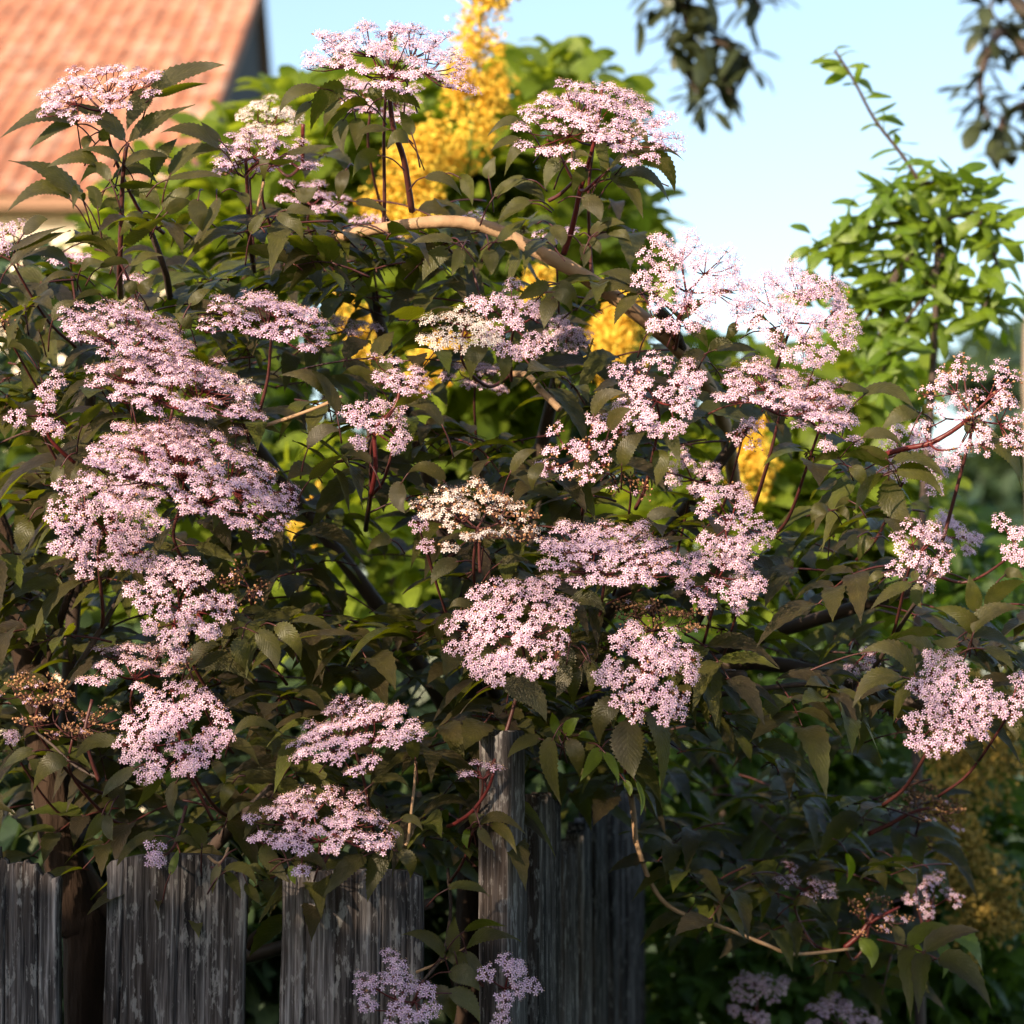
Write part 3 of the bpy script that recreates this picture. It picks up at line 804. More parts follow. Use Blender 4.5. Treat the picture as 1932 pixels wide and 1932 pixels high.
# ---- leaves read from the picture: base, middle, tip, width (zoom pixels); last: g = green
HL = {
 'R1': (3.0, [(510,865,270,830,0,975,110),(520,880,370,930,210,1055,85),(545,880,500,800,385,798,100),(640,960,605,1010,622,1085,80),(700,990,745,940,772,895,90),
   (885,995,700,820,450,718,130),(905,1000,1100,860,1380,740,110),(1075,690,1280,520,1585,462,145),(1090,680,1260,610,1470,590,65),(1062,640,970,740,893,925,160),
   (860,1150,720,1060,540,1070,75),(875,1165,1020,1085,1235,1120,75),(590,1420,380,1230,60,1130,135),(700,1170,540,1110,322,1190,110),(780,1285,680,1180,560,1300,95),
   (500,1415,290,1330,40,1510,120),(590,1425,545,1350,515,1490,95),(690,1480,660,1360,600,1330,105),(860,1500,780,1430,690,1500,90),(800,1260,960,1190,1130,1310,95),
   (830,1310,1000,1300,1180,1335,60),(1200,1240,1350,1080,1575,1060,110),(1555,1050,1350,920,1135,940,105),(1180,1270,1400,1225,1580,1260,60),(1080,1230,1150,1090,1260,970,110),
   (1560,1000,1490,930,1410,855,60),(870,1740,1000,1620,1180,1520,100),(820,1810,660,1690,440,1730,110),(1000,1500,920,1560,840,1680,105),(920,1350,1050,1370,1130,1480,130),
   (1150,1480,1270,1380,1400,1340,110),(1170,1510,1270,1440,1355,1430,100),(1360,1530,1270,1580,1205,1760,90),(1400,1400,1400,1510,1430,1640,150),(1530,1400,1480,1560,1310,1790,80)]),
 'R2': (2.99, [(1230,530,1030,610,918,930,200),(1010,520,760,560,625,770,130),(920,640,840,720,760,845,80),(1440,670,1230,690,1040,1000,110),(1200,640,1100,740,1045,880,110),
   (1230,800,1190,940,1230,1140,150),(1330,790,1345,920,1340,1100,160),(1480,500,1520,580,1550,740,150),(1790,450,1650,350,1440,470,110),(1810,470,1860,370,1960,330,80),
   (1590,600,1780,590,1930,720,140),(1640,900,1450,900,1330,1000,80),(1850,950,1800,830,1730,720,130),(1830,1020,1720,960,1620,1080,150),(1560,1140,1390,1170,1300,1360,150),
   (690,1640,830,1640,1000,1700,100),(600,1690,760,1740,850,1930,165),(370,1860,430,1740,520,1670,110),(530,1210,680,1190,800,1190,60),(700,1130,900,1080,1130,1050,70),
   (260,1480,310,1530,340,1620,90),(530,1120,490,1230,500,1380,100),(780,1450,880,1500,990,1400,150),(1250,1260,1195,1400,1180,1560,130),(1330,1560,1470,1590,1640,1650,90)]),
 'Z5': (2.97, [(1100,1200,1500,960,1880,1105,110),(1380,1090,1660,1110,1785,1440,220),(1200,1270,1500,1230,1745,1560,130),(1120,1290,1310,1380,1465,1700,170),(640,890,800,790,960,830,110),
   (570,940,770,880,950,870,60),(1280,780,1430,810,1515,940,150),(560,900,600,800,610,710,130),(300,950,150,1010,45,1270,130),(250,760,60,700,-120,850,110),
   (200,890,60,900,-100,1010,100),(640,1110,520,1190,460,1410,170),(900,1200,800,1270,750,1440,160),(830,1480,970,1560,1025,1740,200),(140,1350,340,1390,475,1560,130),
   (330,1510,150,1560,-20,1720,130),(260,1290,100,1320,-40,1460,100),(940,1870,1080,1750,1280,1740,120),(1080,1830,1230,1830,1335,1932,130),(1000,870,1060,1100,1065,1320,130),(680,1120,790,1040,940,1060,90)]),
 'C2': (2.98, [(630,1370,510,1345,380,1385,60),(600,1400,510,1480,455,1590,110),(680,1400,650,1470,620,1560,80),(690,1400,720,1470,715,1550,70),(830,1400,840,1480,845,1555,100),
   (890,1370,970,1400,1005,1480,80),(870,1360,960,1290,1040,1240,60),(1050,1150,960,1180,880,1270,80),(660,1000,720,1060,735,1160,80),(470,1000,580,1010,680,1110,70),
   (980,1050,1080,1070,1150,1170,80),(860,1110,930,1050,1040,1010,60),(830,1010,835,950,870,880,80),(1180,1270,1235,1330,1240,1400,90),(1680,1660,1500,1600,1330,1760,90),
   (1690,1650,1580,1550,1440,1560,80),(1680,1660,1600,1720,1535,1840,80),(1170,1610,1080,1640,990,1700,90),(1190,1680,1160,1750,1140,1860,110),(1190,1650,1260,1680,1300,1770,90),
   (1210,1600,1290,1640,1330,1730,70),(1350,1380,1375,1440,1360,1520,70),(1440,1320,1520,1265,1600,1270,50),(1490,1310,1570,1330,1640,1390,60),(1400,1340,1440,1390,1460,1440,60)]),
 'E': (2.95, [(460,250,690,190,940,390,130),(250,170,380,170,540,230,90),(980,410,790,420,610,590,170),(990,410,1040,370,1100,400,90),(450,640,640,600,820,720,120),
   (690,910,470,790,250,830,120),(680,840,560,760,400,720,100),(710,880,970,840,1220,1030,120),(740,960,990,970,1180,1160,170),(690,1000,740,1260,940,1420,270),
   (330,900,430,980,480,1130,140),(640,980,470,1120,370,1350,110),(1540,690,1790,760,1910,1110,170),(1400,600,1520,540,1740,680,130),(240,830,110,790,-30,900,100),
   (150,1300,40,1300,-20,1440,150),(550,1560,460,1630,415,1780,130),(420,1540,340,1600,290,1670,100),(1000,1650,890,1690,850,1830,120),(340,1220,270,1220,190,1290,80),(200,1300,290,1320,320,1420,90)]),
 'F': (2.9, [(930,980,740,730,410,785,190),(1080,920,1010,700,750,650,150),(1130,610,940,580,750,650,90),(820,1000,540,1030,360,1280,180),(920,1010,810,1190,730,1415,120),
   (1460,600,1370,430,1090,360,170),(1400,640,1260,540,1080,430,80),(1500,400,1460,230,1430,60,170),(1570,360,1740,180,1950,120,170),(1470,600,1640,400,1950,380,170),
   (1400,650,1640,620,1870,790,130),(1330,640,1200,690,1080,660,120),(1560,740,1730,800,1840,960,110),(1780,1380,1850,1450,1860,1590,150),(900,130,700,220,515,385,120),
   (1000,140,940,250,1000,370,130),(940,20,930,80,950,130,90),(650,40,560,80,490,150,90),(800,160,740,260,700,340,80),(1750,70,1840,40,1940,110,110)]),
 'G': (2.93, [(400,200,610,260,730,480,220),(980,60,920,200,935,345,120),(880,30,850,170,800,300,130),(1290,320,1140,420,1120,650,190),(1330,450,1330,680,1370,890,270),
   (1050,30,1070,150,1045,270,80),(780,590,760,780,840,1090,150),(880,590,950,720,970,880,140),(1130,670,1060,770,975,910,110,'g'),(690,600,560,620,440,740,110),
   (820,580,785,480,770,400,80,'g'),(870,570,910,490,970,440,100,'g'),(1150,690,1215,790,1260,940,70,'g'),(960,570,1030,570,1090,620,60,'g'),(1440,400,1580,600,1560,1000,150),
   (1380,900,1425,1030,1420,1160,40,'g'),(1300,900,1335,960,1340,1020,60,'g'),(230,1230,390,1170,590,1310,90),(240,1240,280,1330,350,1420,80),(310,1230,440,1290,510,1450,90),
   (180,1250,190,1180,280,1150,80),(160,1260,135,1330,150,1400,60,'g')]),
 'I': (2.9, [(210,230,410,105,690,240,115),(90,320,280,330,450,510,110),(20,460,95,560,130,690,110),(210,660,140,770,110,890,130),(150,1010,260,880,430,860,90),
   (480,1230,570,1410,735,1585,180),(1430,1330,1230,1470,1025,1735,190),(1600,1290,1510,1490,1440,1760,200),(1700,1290,1830,1390,1830,1550,150),(1620,1050,1720,1150,1720,1350,110),
   (120,1490,290,1440,430,1630,110),(130,1500,210,1590,280,1735,110),(320,1440,440,1460,550,1560,80),(330,1580,390,1690,460,1770,100),(90,1410,35,1530,20,1690,90),
   (760,1360,930,1360,1080,1480,120),(740,1380,860,1440,900,1580,100),(1050,1330,1160,1230,1330,1210,100),(1190,400,1410,350,1600,470,90),(1480,680,1660,610,1830,720,95),
   (1880,450,1850,300,1800,180,140),(1740,1010,1860,1000,1950,1110,90),(720,1430,750,1510,780,1600,80,'g')]),
 'B': (2.93, [(1140,930,1110,840,1000,800,90),(880,870,760,910,660,1040,70),(980,890,1060,890,1150,960,50),(390,450,270,470,185,620,120),(200,390,100,420,0,500,70),(760,490,650,560,570,660,80),
   (900,510,850,600,760,720,80),(1000,560,970,660,985,770,70),(960,1090,990,1010,1010,940,50,'g'),(580,740,530,830,470,900,80),(620,740,610,830,640,900,70),(660,350,530,340,420,440,90)]),
 'H': (2.9, [(580,1560,490,1440,330,1430,90),(640,1540,630,1430,640,1320,90),(700,1500,840,1420,1010,1470,80),(690,1410,800,1360,930,1380,50),(600,1640,700,1660,780,1750,130),
   (600,1760,710,1800,780,1930,120),(500,1730,590,1810,630,1930,130),(700,1520,750,1610,850,1690,90),(600,1170,710,1150,830,1210,60),(590,1560,660,1560,720,1630,90)]),
 'D': (2.98, [(640,640,440,480,160,560,110),(1070,540,860,360,580,400,110),(210,320,330,200,440,180,130),(80,460,330,330,610,240,70),(100,600,330,420,650,280,110),(740,640,820,570,960,570,80),
   (920,620,1080,560,1190,600,90),(1180,600,1330,510,1490,510,80),(690,680,510,690,350,800,70),(230,990,190,890,80,850,90),(350,1500,280,1340,140,1300,120),(240,1400,120,1320,0,1400,90),
   (1180,1340,1070,1250,910,1200,120),(480,1110,580,970,760,950,110),(360,1210,370,1140,440,1080,100),(1200,1850,1130,1740,920,1720,130),(910,1720,830,1640,740,1620,90),(1030,1640,850,1570,610,1590,60),
   (1750,1180,1690,1090,1580,1040,130),(1280,860,1340,780,1430,690,120),(1260,850,1190,780,1130,740,130),(920,870,820,850,670,930,70),(1740,970,1830,870,1940,820,110)]),
 'L': (2.96, [(1840,300,1750,190,1570,190,95),(1900,400,1850,260,1760,160,80),(1740,600,1820,500,1940,510,90),(1750,780,1840,690,1940,640,70),(390,870,290,910,245,1030,60),(690,1180,610,1230,560,1330,100),
   (810,1260,740,1280,650,1365,70),(850,1360,740,1390,640,1505,70),(1100,1150,1220,1180,1330,1250,80),(1110,1840,1270,1800,1440,1940,130),(1440,1640,1530,1720,1560,1860,130),(1370,1660,1360,1760,1390,1850,120),
   (1550,1600,1650,1670,1700,1800,110),(1060,1820,1140,1730,1260,1710,90),(350,700,320,770,320,830,80),(500,710,440,740,390,810,80),(250,570,130,550,50,600,60),(170,1000,130,1100,120,1190,120),
   (1200,930,1220,990,1200,1070,50),(740,340,690,270,580,260,100),(460,480,520,390,620,340,70)]),
 'M': (2.96, [(570,480,470,360,340,370,80),(300,370,400,310,510,310,50),(215,260,110,170,0,180,70),(160,690,90,630,0,650,60),(820,20,740,80,730,230,120),(870,50,920,130,885,250,90),(580,790,480,710,370,740,80),
   (340,790,315,880,360,970,110),(950,740,1020,640,1110,610,70),(1140,680,1080,750,1080,840,80),(1420,420,1480,310,1610,290,90),(1510,500,1560,410,1640,380,90),(1580,700,1620,580,1740,480,110),
   (1830,500,1870,570,1910,690,90),(1780,610,1800,690,1770,830,110),(1720,1000,1820,960,1910,990,80),(280,1120,210,1120,140,1190,80),(660,1240,560,1280,500,1380,100),(760,1140,660,1100,540,1130,50),
   (800,1160,850,1080,960,1020,80),(890,1250,970,1220,1060,1240,60),(740,1500,660,1470,600,1510,60),(660,1560,560,1600,560,1720,90),(1290,1470,1400,1450,1490,1540,100),(850,1730,760,1780,680,1880,110),
   (1280,1720,1260,1830,1230,1940,120),(1380,1790,1410,1870,1390,1940,100)]),
 'J': (3.0, [(690,1100,800,980,940,920,130),(970,860,1080,835,1205,860,60),(720,1160,860,1210,940,1370,140),(950,1390,1060,1300,1180,1330,100),(1000,1380,1210,1345,1420,1400,90),(1480,1210,1590,1280,1560,1470,150),(1490,1110,1390,1110,1275,1260,80),(380,1240,470,1150,600,1130,120),(970,1500,800,1440,620,1610,130),(1380,1700,1250,1740,1160,1850,130),(1200,1120,1160,1210,1100,1310,110)]),
 'N': (3.38, [(1430,1430,1610,1450,1700,1660,110,'g'),(1420,1450,1490,1540,1470,1680,80,'g'),(1000,1450,1070,1520,1070,1620,100,'g'),(1310,1480,1340,1570,1300,1670,50,'g'),(750,1500,790,1600,730,1715,90),
   (380,1290,365,1390,350,1490,90),(290,1110,390,1070,480,1160,70),(1190,1380,1230,1450,1210,1550,70),(450,1150,470,1250,440,1370,60),(1060,1000,1120,1080,1150,1180,90),(1200,1000,1280,1100,1290,1230,110),
   (930,960,960,1050,930,1140,50,'g'),(620,1260,710,1240,790,1310,60)]),
}
HERO = []
for reg, (d0, ls) in HL.items():
    sc = REG[reg][2] / 1932 * 1932 / 1946
    for L_ in ls:
        bx, by, mx, my, tx, ty, wd = L_[:7]
        g = len(L_) > 7
        d = d0 + rng.uniform(-.02, .03)
        P0 = W(*zp(reg, bx, by), d)
        P2 = W(*zp(reg, tx, ty), d - rng.uniform(-.012, .03))
        Pm = W(*zp(reg, mx, my), d - rng.uniform(-.004, .016))
        ax = nrm(P2 - P0)
        LEN = np.linalg.norm(P2 - P0)
        vcam = nrm(CAM - Pm)
        s2 = nrm(np.cross(ax, vcam))
        app = wd * sc * px2m(d) / 2
        real = max(app * 1.04, min(LEN * .22, app * 1.9))
        kk = math.sqrt(max(0, 1 - (app / real) ** 2))
        if s2 @ UPV < 0: s2 = -s2
        sg = 1 if rng.uniform() < .8 else -1
        side = nrm(s2 * (app / real) - vcam * kk * sg)
        nn = np.cross(side, ax)
        if nn @ vcam < 0: side = -side
        mb = MB()
        leaf_geo(mb, P0, Pm, P2, side, real, 30, 2, rng.uniform(.05, .3), .17, rng.uniform(0, .22), rng.uniform(0, .10), pet=.03)
        mb.build('leaflet', [M_LEAFG if g else M_LEAF, M_STALK], shrub, org=P0)
        HERO.append(P0)

# ---- the rest of the foliage, pinnate leaves behind those
TOP = [(0, 425), (60, 400), (200, 430), (330, 310), (400, 300), (560, 300), (640, 220), (800, 215), (880, 270), (1000, 290), (1180, 320), (1215, 420), (1200, 500), (1330, 600),
       (1480, 660), (1650, 760), (1740, 880), (1800, 1010), (1850, 1060), (1932, 1080)]
BOT = [(0, 1560), (120, 1590), (250, 1610), (420, 1680), (640, 1660), (800, 1640), (900, 1560), (980, 1480), (1200, 1500), (1270, 1600), (1400, 1880), (1600, 1900), (1750, 1750), (1800, 1500), (1850, 1300), (1932, 1350)]
OPEN = [(690, 1095, 70, 75, .93), (770, 385, 70, 60, .85), (1170, 630, 75, 60, .85), (1420, 840, 60, 50, .85), (400, 420, 60, 90, .7), (560, 330, 60, 50, .6), (880, 330, 70, 60, .8), (1040, 300, 60, 70, .8),
        (1110, 470, 60, 60, .75), (820, 660, 70, 40, .7), (1010, 690, 60, 50, .6), (1480, 900, 60, 50, .6), (1560, 1070, 60, 60, .6), (1620, 640, 70, 60, .9), (590, 980, 50, 50, .6), (300, 480, 60, 60, .7),
        (70, 420, 70, 60, .8), (640, 640, 60, 30, .6), (860, 740, 60, 50, .5), (1500, 1150, 70, 50, .5), (1330, 930, 40, 40, .5), (150, 540, 40, 25, .6), (1000, 950, 40, 60, .4)]
UA = np.array([(u[0], u[1], u[2], u[3], u[7]) for u in UMB])


def blocked(p):
    x, y, d = PX(p)
    ins = ((x - UA[:, 0]) / (UA[:, 2] * 1.02)) ** 2 + ((y - UA[:, 1]) / (UA[:, 3] * 1.05)) ** 2 < 1
    if (ins & (d < UA[:, 4] + .012)).any(): return True
    if y < np.interp(x, *zip(*TOP)) - 8: return True
    return False


fol = MB()
cnt = 0
tries = 0
while cnt < 620 and tries < 20000:
    tries += 1
    x, y = rng.uniform(-120, 2040), rng.uniform(200, 1900)
    tp, bt = np.interp(x, *zip(*TOP)), np.interp(x, *zip(*BOT))
    if y < tp + 15 or y > bt - 10: continue
    if y < tp + 160 and rng.uniform() < .45: continue
    pr = 0
    for ox, oy, orx, ory, p_ in OPEN:
        if ((x - ox) / orx) ** 2 + ((y - oy) / ory) ** 2 < 1.3: pr = max(pr, p_)
    if rng.uniform() < pr: continue
    lowr = x > 1000 and y > 1400
    d = 3.06 + rng.uniform(0, 1) ** 1.3 * .62
    if lowr: d = 3.3 + rng.uniform(0, .7)
    if y > 1480 and x < 900: d = max(d, 3.10)
    S0 = W(x, y, d)
    az = rng.normal(-math.pi / 2, 1.1)
    D = nrm(np.array([math.cos(az), math.sin(az), rng.uniform(-.35, .5)]))
    Lr = rng.uniform(.06, .11)
    droop = rng.uniform(.1, .5)
    def rp(t): return S0 + D * Lr * t - np.array([0, 0, droop * Lr * t * t])
    upn = nrm(np.array([rng.normal(0, .35), -.35 + rng.normal(0, .3), 1.0]))
    specs = [(1.0, 0)]
    for t_ in (.3, .68):
        specs += [(t_, 1), (t_, -1)]
    done = False
    for t_, sd in specs:
        B0 = rp(t_)
        dv = nrm(D - upn * (D @ upn) * .5)
        lat = nrm(np.cross(upn, dv))
        ang_ = sd * rng.uniform(.75, 1.15)
        dirv = nrm(dv * math.cos(ang_) + lat * math.sin(ang_))
        LL = rng.uniform(.058, .092) * (1.12 if sd == 0 else 1)
        dr = rng.uniform(.1, .55)
        Pm = B0 + dirv * LL * .5 + np.array([0, 0, -.06 * dr * LL])
        P2 = B0 + dirv * LL - np.array([0, 0, dr * LL])
        if blocked(B0) or blocked(Pm) or blocked(P2): continue
        mx_, my_, _d = PX(Pm)
        if any(p_ > .7 and ((mx_ - ox) / orx) ** 2 + ((my_ - oy) / ory) ** 2 < .8 for ox, oy, orx, ory, p_ in OPEN): continue
        side = nrm(np.cross(dirv, upn))
        leaf_geo(fol, B0, Pm, P2, side, LL * rng.uniform(.17, .23), 14, 1, rng.uniform(.1, .4), .15, 0, rng.uniform(0, .1), pet=.008)
        done = True
    if done:
        tube(fol, [S0 - D * .03, S0, rp(.5), rp(1.0)], [.0016, .0009], 4, 3, 1)
        cnt += 1
fol.build('foliage', [M_LEAF, M_STALK], shrub, kind='stuff')
print('auto leaves', cnt, 'hero', len(HERO))


# ------------------------------------------------------------------ house with tiled roof, far left
DH_E, DH_R = 24.0, 31.5
def fx(px, d): return (px / 1932 - .5) * 2 * FOVT * d
RID = W(500, -30, DH_R); EAV = W(354, 370, DH_E)
xg = RID[0]
M_TILE, nt, N, L, out = mat('orange_clay_tile')
oi = N('ObjectInfo'); geo = N('NewGeometry')
no = N('TexNoise', Scale=2.2, Detail=5.0); L(geo.outputs['Position'], no.inputs['Vector'])
no2 = N('TexNoise', Scale=4.5, Detail=4.0); L(geo.outputs['Position'], no2.inputs['Vector'])
fac = math_(N, L, 'ADD', math_(N, L, 'MULTIPLY', math_(N, L, 'MAXIMUM', oi.outputs['Random'], 0.0), .45), math_(N, L, 'MULTIPLY', no.outputs[0], .6))
col = ramp(N, L, fac, [(0.22, (0.20, 0.085, 0.055)), (0.42, (0.36, 0.145, 0.08)), (0.6, (0.43, 0.175, 0.095)), (0.82, (0.46, 0.25, 0.17))])
col = mixc(N, L, ramp(N, L, no2.outputs[0], [(0.55, (0, 0, 0)), (0.66, (.8, .8, .8))]), col, (0.55, 0.42, 0.33))
bs = N('BsdfPrincipled', Roughness=0.85); L(col, bs.inputs['Base Color']); L(bs.outputs[0], out.inputs[0])
M_WALL = simple_mat('cream_render', (0.55, 0.48, 0.38), (0.66, 0.58, 0.46), 3, .9)
M_DARKW = simple_mat('shaded_boarding', (0.02, 0.018, 0.018), (0.05, 0.042, 0.04), 6, .8, stretch=(1, 1, .1))  # near-black boards: the shade on the gable end is put into the colour
hx0 = -14.0
house = thing('house', 'house with orange clay tile roof and shaded dark gable behind the shrub', 'house', (float((hx0 + xg) / 2), float(EAV[1]), 0))
hl = np.array(house.location)
ye, ze, yr, zr = EAV[1], EAV[2], RID[1], RID[2]
yb, zb = yr + 4.6, ze
mb = MB()
mb.add([(hx0, ye + .35, 0), (xg - .12, ye + .35, 0), (xg - .12, ye + .35, ze), (hx0, ye + .35, ze)], [(0, 1, 2, 3)])
mb.build('wall', [M_WALL], house, smooth=False)
mb = MB()
mb.add([(hx0, yb - .2, 0), (xg - .12, yb - .2, 0), (xg - .12, yb - .2, zb), (hx0, yb - .2, zb)], [(3, 2, 1, 0)])
mb.build('wall', [M_WALL], house, smooth=False)
mb = MB()
mb.add([(xg - .12, ye + .35, 0), (xg - .12, yb - .2, 0), (xg - .12, yb - .2, zb - .05), (xg - .12, yr, zr - .1), (xg - .12, ye + .35, ze - .05)], None, [(0, 1, 2), (0, 2, 4), (4, 2, 3)])
mb.build('gable_wall', [M_DARKW], house, smooth=False)
mb = MB()
th = .12
for y0, z0 in ((ye, ze), (yb, zb)):
    v = [(hx0, y0, z0), (xg, y0, z0), (xg, yr, zr), (hx0, yr, zr)]
    mb.add(v + [(a_, b_, c_ - th) for a_, b_, c_ in v], [(0, 1, 2, 3), (7, 6, 5, 4), (0, 4, 5, 1), (1, 5, 6, 2), (3, 7, 4, 0)])
roof = mb.build('roof', [simple_mat('brown_fascia', (0.20, 0.11, 0.07), (0.28, 0.16, 0.10), 4, .8)], house, smooth=False)
# tiles
slope = nrm(np.array([0, yr - ye, zr - ze])); snor = np.array([0, -slope[2], slope[1]])
SL = math.hypot(yr - ye, zr - ze)
TW_, TE = .215, .285
tv, tq = [], []
prof_ = [(-1, 0), (-.8, -.012), (-.45, .004), (0, .022), (.45, .028), (.8, .02), (1, .004)]
for (u_, z_) in prof_:
    for s_ in (0, 1):
        rnd = .02 * abs(u_) if s_ == 0 else 0
        for zz in (0, -.016):
            tv.append(np.array([u_ * TW_ / 2 * .99, 0, 0]) + slope * (s_ * TE * 1.25 + rnd) + snor * (z_ + .035 - .022 * s_ + zz))
tv = np.array(tv)
for i in range(len(prof_) - 1):
    a_ = i * 4; b_ = a_ + 4
    tq += [(a_, b_, b_ + 2, a_ + 2), (a_ + 1, a_ + 3, b_ + 3, b_ + 1), (a_ + 1, b_ + 1, b_, a_)]
tile_me = make_mesh('tile', tv, [np.array(tq)], mats=[M_TILE], smooth=False)
cand = []
for r_ in range(int(SL / TE)):
    for c_ in range(int((xg - hx0) / TW_)):
        o_ = np.array([xg - .02 - (c_ + .5) * TW_, ye, ze]) + slope * (r_ * TE - .03)
        x, y, d = PX(o_)
        vis = -20 < x < 520 and -30 < y < 420
        cand.append((0 if vis else 1, y if vis else 0, tuple(o_)))
cand.sort(key=lambda c: (c[0], c[1]))
rest = MB()
ro = np.array(roof.location) + hl
nvis = 0
for v_, _, o_ in cand:
    o_ = np.array(o_)
    if v_ == 0 and nvis < 300:
        t = obj('tile', tile_me, roof, Vector(o_ - ro)); nvis += 1
        t.rotation_euler = (random.uniform(-.02, .02), 0, random.uniform(-.015, .015))
    else:
        rest.add(tv + o_, tq)
rest.build('tiles', [M_TILE], roof, smooth=False, kind='stuff')
print('tiles', nvis, len(cand))

# ------------------------------------------------------------------ background plants
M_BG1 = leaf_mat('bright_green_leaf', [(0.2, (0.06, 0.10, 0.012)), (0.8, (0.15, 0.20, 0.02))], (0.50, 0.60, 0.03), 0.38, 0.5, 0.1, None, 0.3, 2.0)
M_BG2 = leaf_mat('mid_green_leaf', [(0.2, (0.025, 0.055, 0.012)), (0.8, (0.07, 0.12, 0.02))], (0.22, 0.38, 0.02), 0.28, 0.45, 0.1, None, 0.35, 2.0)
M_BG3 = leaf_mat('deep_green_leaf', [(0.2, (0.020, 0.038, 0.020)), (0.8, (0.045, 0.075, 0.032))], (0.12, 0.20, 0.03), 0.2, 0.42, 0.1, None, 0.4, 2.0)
M_YEL = simple_mat('yellow_blossom', (0.62, 0.32, 0.02), (0.92, 0.70, 0.10), 8, .7, trans=(0.85, 0.6, 0.05), tw=.35, bump=0, island=.8)
M_OLV = simple_mat('olive_shaded_blossom', (0.16, 0.12, 0.02), (0.42, 0.28, 0.06), 8, .7, trans=(0.5, 0.35, 0.05), tw=.25, bump=0, island=.8)  # darker copy of the yellow blossom, shade put into the colour


def rand_leaf(mb, p, L_, wr, up=None, out=None, nseg=6):
    dv = rng.normal(0, 1, 3)
    if out is not None: dv = dv * .7 + out
    dv = nrm(dv * np.array([1, 1, .6]) + np.array([0, 0, -.25]))
    upn = nrm(np.array([rng.normal(0, .5), rng.normal(-.2, .5), 1.0]))
    sd = nrm(np.cross(dv, upn))
    leaf_geo(mb, p, p + dv * L_ * .5 + np.array([0, 0, .06 * L_]), p + dv * L_ - np.array([0, 0, .12 * L_]), sd, L_ * wr, nseg, 1, .2, prof=(.55, .7))


def bg_shrub(name, label, blobs, n, L_, wr, m, base, cat='shrub', stems=5, group=None, stem_m=None):
    """blobs: (px,py,d,rx_px,ry_px,depth_m); leaves spread through them"""
    t = thing(name, label, cat, (base[0], base[1], 0), group)
    wts = np.array([b[3] * b[4] for b in blobs], float); wts /= wts.sum()
    st = MB()
    for k in range(stems):
        b = blobs[rng.choice(len(blobs), p=wts)]
        e = W(b[0] + rng.uniform(-.6, .6) * b[3], b[1] + rng.uniform(-.6, .3) * b[4], b[2])
        b0 = np.array([base[0] + rng.uniform(-.12, .12), base[1] + rng.uniform(-.1, .1), -.03])
        tube(st, [b0, b0 * .5 + e * .5 + np.array([rng.uniform(-.08, .08), 0, .1]), e], [.016, .004], 6, 6)
    st.build('stem', [stem_m or M_STEM], t)
    mb = MB()
    for k in range(n):
        b = blobs[rng.choice(len(blobs), p=wts)]
        q = nrm(rng.normal(0, 1, 3)) * rng.uniform(.35, 1) ** .6
        c = W(b[0] + q[0] * b[3], b[1] + q[1] * b[4], b[2] + q[2] * b[5])
        rand_leaf(mb, c, L_ * rng.uniform(.65, 1.2), wr, out=np.array([q[0], q[2] - .4, -q[1]]) * .8)
    mb.build('leaves', [m], t, kind='stuff')
    return t


def spike(parent, p0, p1, d, r, n, m, taper=.45):
    a_, b_ = W(*p0, d), W(*p1, d)
    rr = r * px2m(d)
    ax = b_ - a_
    st = MB(); tube(st, [a_, (a_ + b_) / 2, b_], [.0025, .005], 5, 4)
    so = st.build('flower_spike', [M_BG1], parent, org=a_)
    mb = MB()
    t = rng.uniform(0, 1, n)
    clump = rng.normal(0, 1, (60, 3)); clump /= np.linalg.norm(clump, axis=1, keepdims=True)
    ct = rng.uniform(0, 1, 60); ids = rng.integers(0, 60, n)
    rad = (taper + (1 - taper) * np.minimum(1, ct[ids] * 2.2)) * rr
    dirs = clump[ids] * rng.uniform(.5, 1.0, 60)[ids][:, None]
    pos = a_ + ax * ct[ids][:, None] + dirs * rad[:, None] + rng.normal(0, rr * .24, (n, 3))
    sz = .006
    tpl = (np.array([(-sz, -sz * .6, 0), (sz, -sz * .6, 0), (0, sz, .002), (0, 0, sz * .7)]), np.array([(0, 1, 3), (1, 2, 3), (2, 0, 3)]), np.zeros(3, int))
    stamp(mb, tpl, pos, np.tile(np.array([0, -.6, .6]), (n, 1)), rng.uniform(.6, 1.3, n), .8)
    mb.build('blossoms', [m], so, org=a_, smooth=False, kind='stuff')


g = 'garden shrubs behind the elder'
s1 = bg_shrub('flowering_shrub', 'bright green shrub with upright yellow flower spikes behind the elder', [(610, 255, 5.4, 150, 105, .35), (760, 330, 5.5, 210, 200, .35), (1040, 240, 5.6, 150, 150, .35), (1110, 480, 5.5, 120, 200, .3), (930, 620, 5.4, 260, 220, .35), (450, 420, 5.3, 120, 200, .3)],
              3600, .10, .26, M_BG1, (fx(800, 5.5), 5.45), stems=9, group=g)
for a in [((915, -40), (882, 330), 4.9, 62, 2600, M_YEL), ((815, 250), (745, 425), 4.8, 62, 1900, M_YEL), ((1175, 575), (1150, 705), 4.9, 60, 1700, M_YEL), ((1415, 790), (1420, 910), 4.9, 42, 900, M_YEL),
          ((855, 640), (800, 705), 4.9, 44, 700, M_YEL), ((590, 930), (570, 1010), 4.6, 32, 400, M_YEL), ((1030, 505), (1000, 560), 4.9, 30, 400, M_YEL), ((640, 540), (690, 660), 5.0, 34, 500, M_YEL)]:
    spike(s1, *a)
bg_shrub('garden_shrub', 'mid green leafy shrub seen through the elder above the fence', [(640, 1080, 4.9, 230, 260, .3), (330, 560, 5.2, 200, 260, .3), (250, 1000, 5.0, 260, 300, .3)], 2300, .09, .24, M_BG1, (fx(450, 5), 5.0), stems=7, group=g)
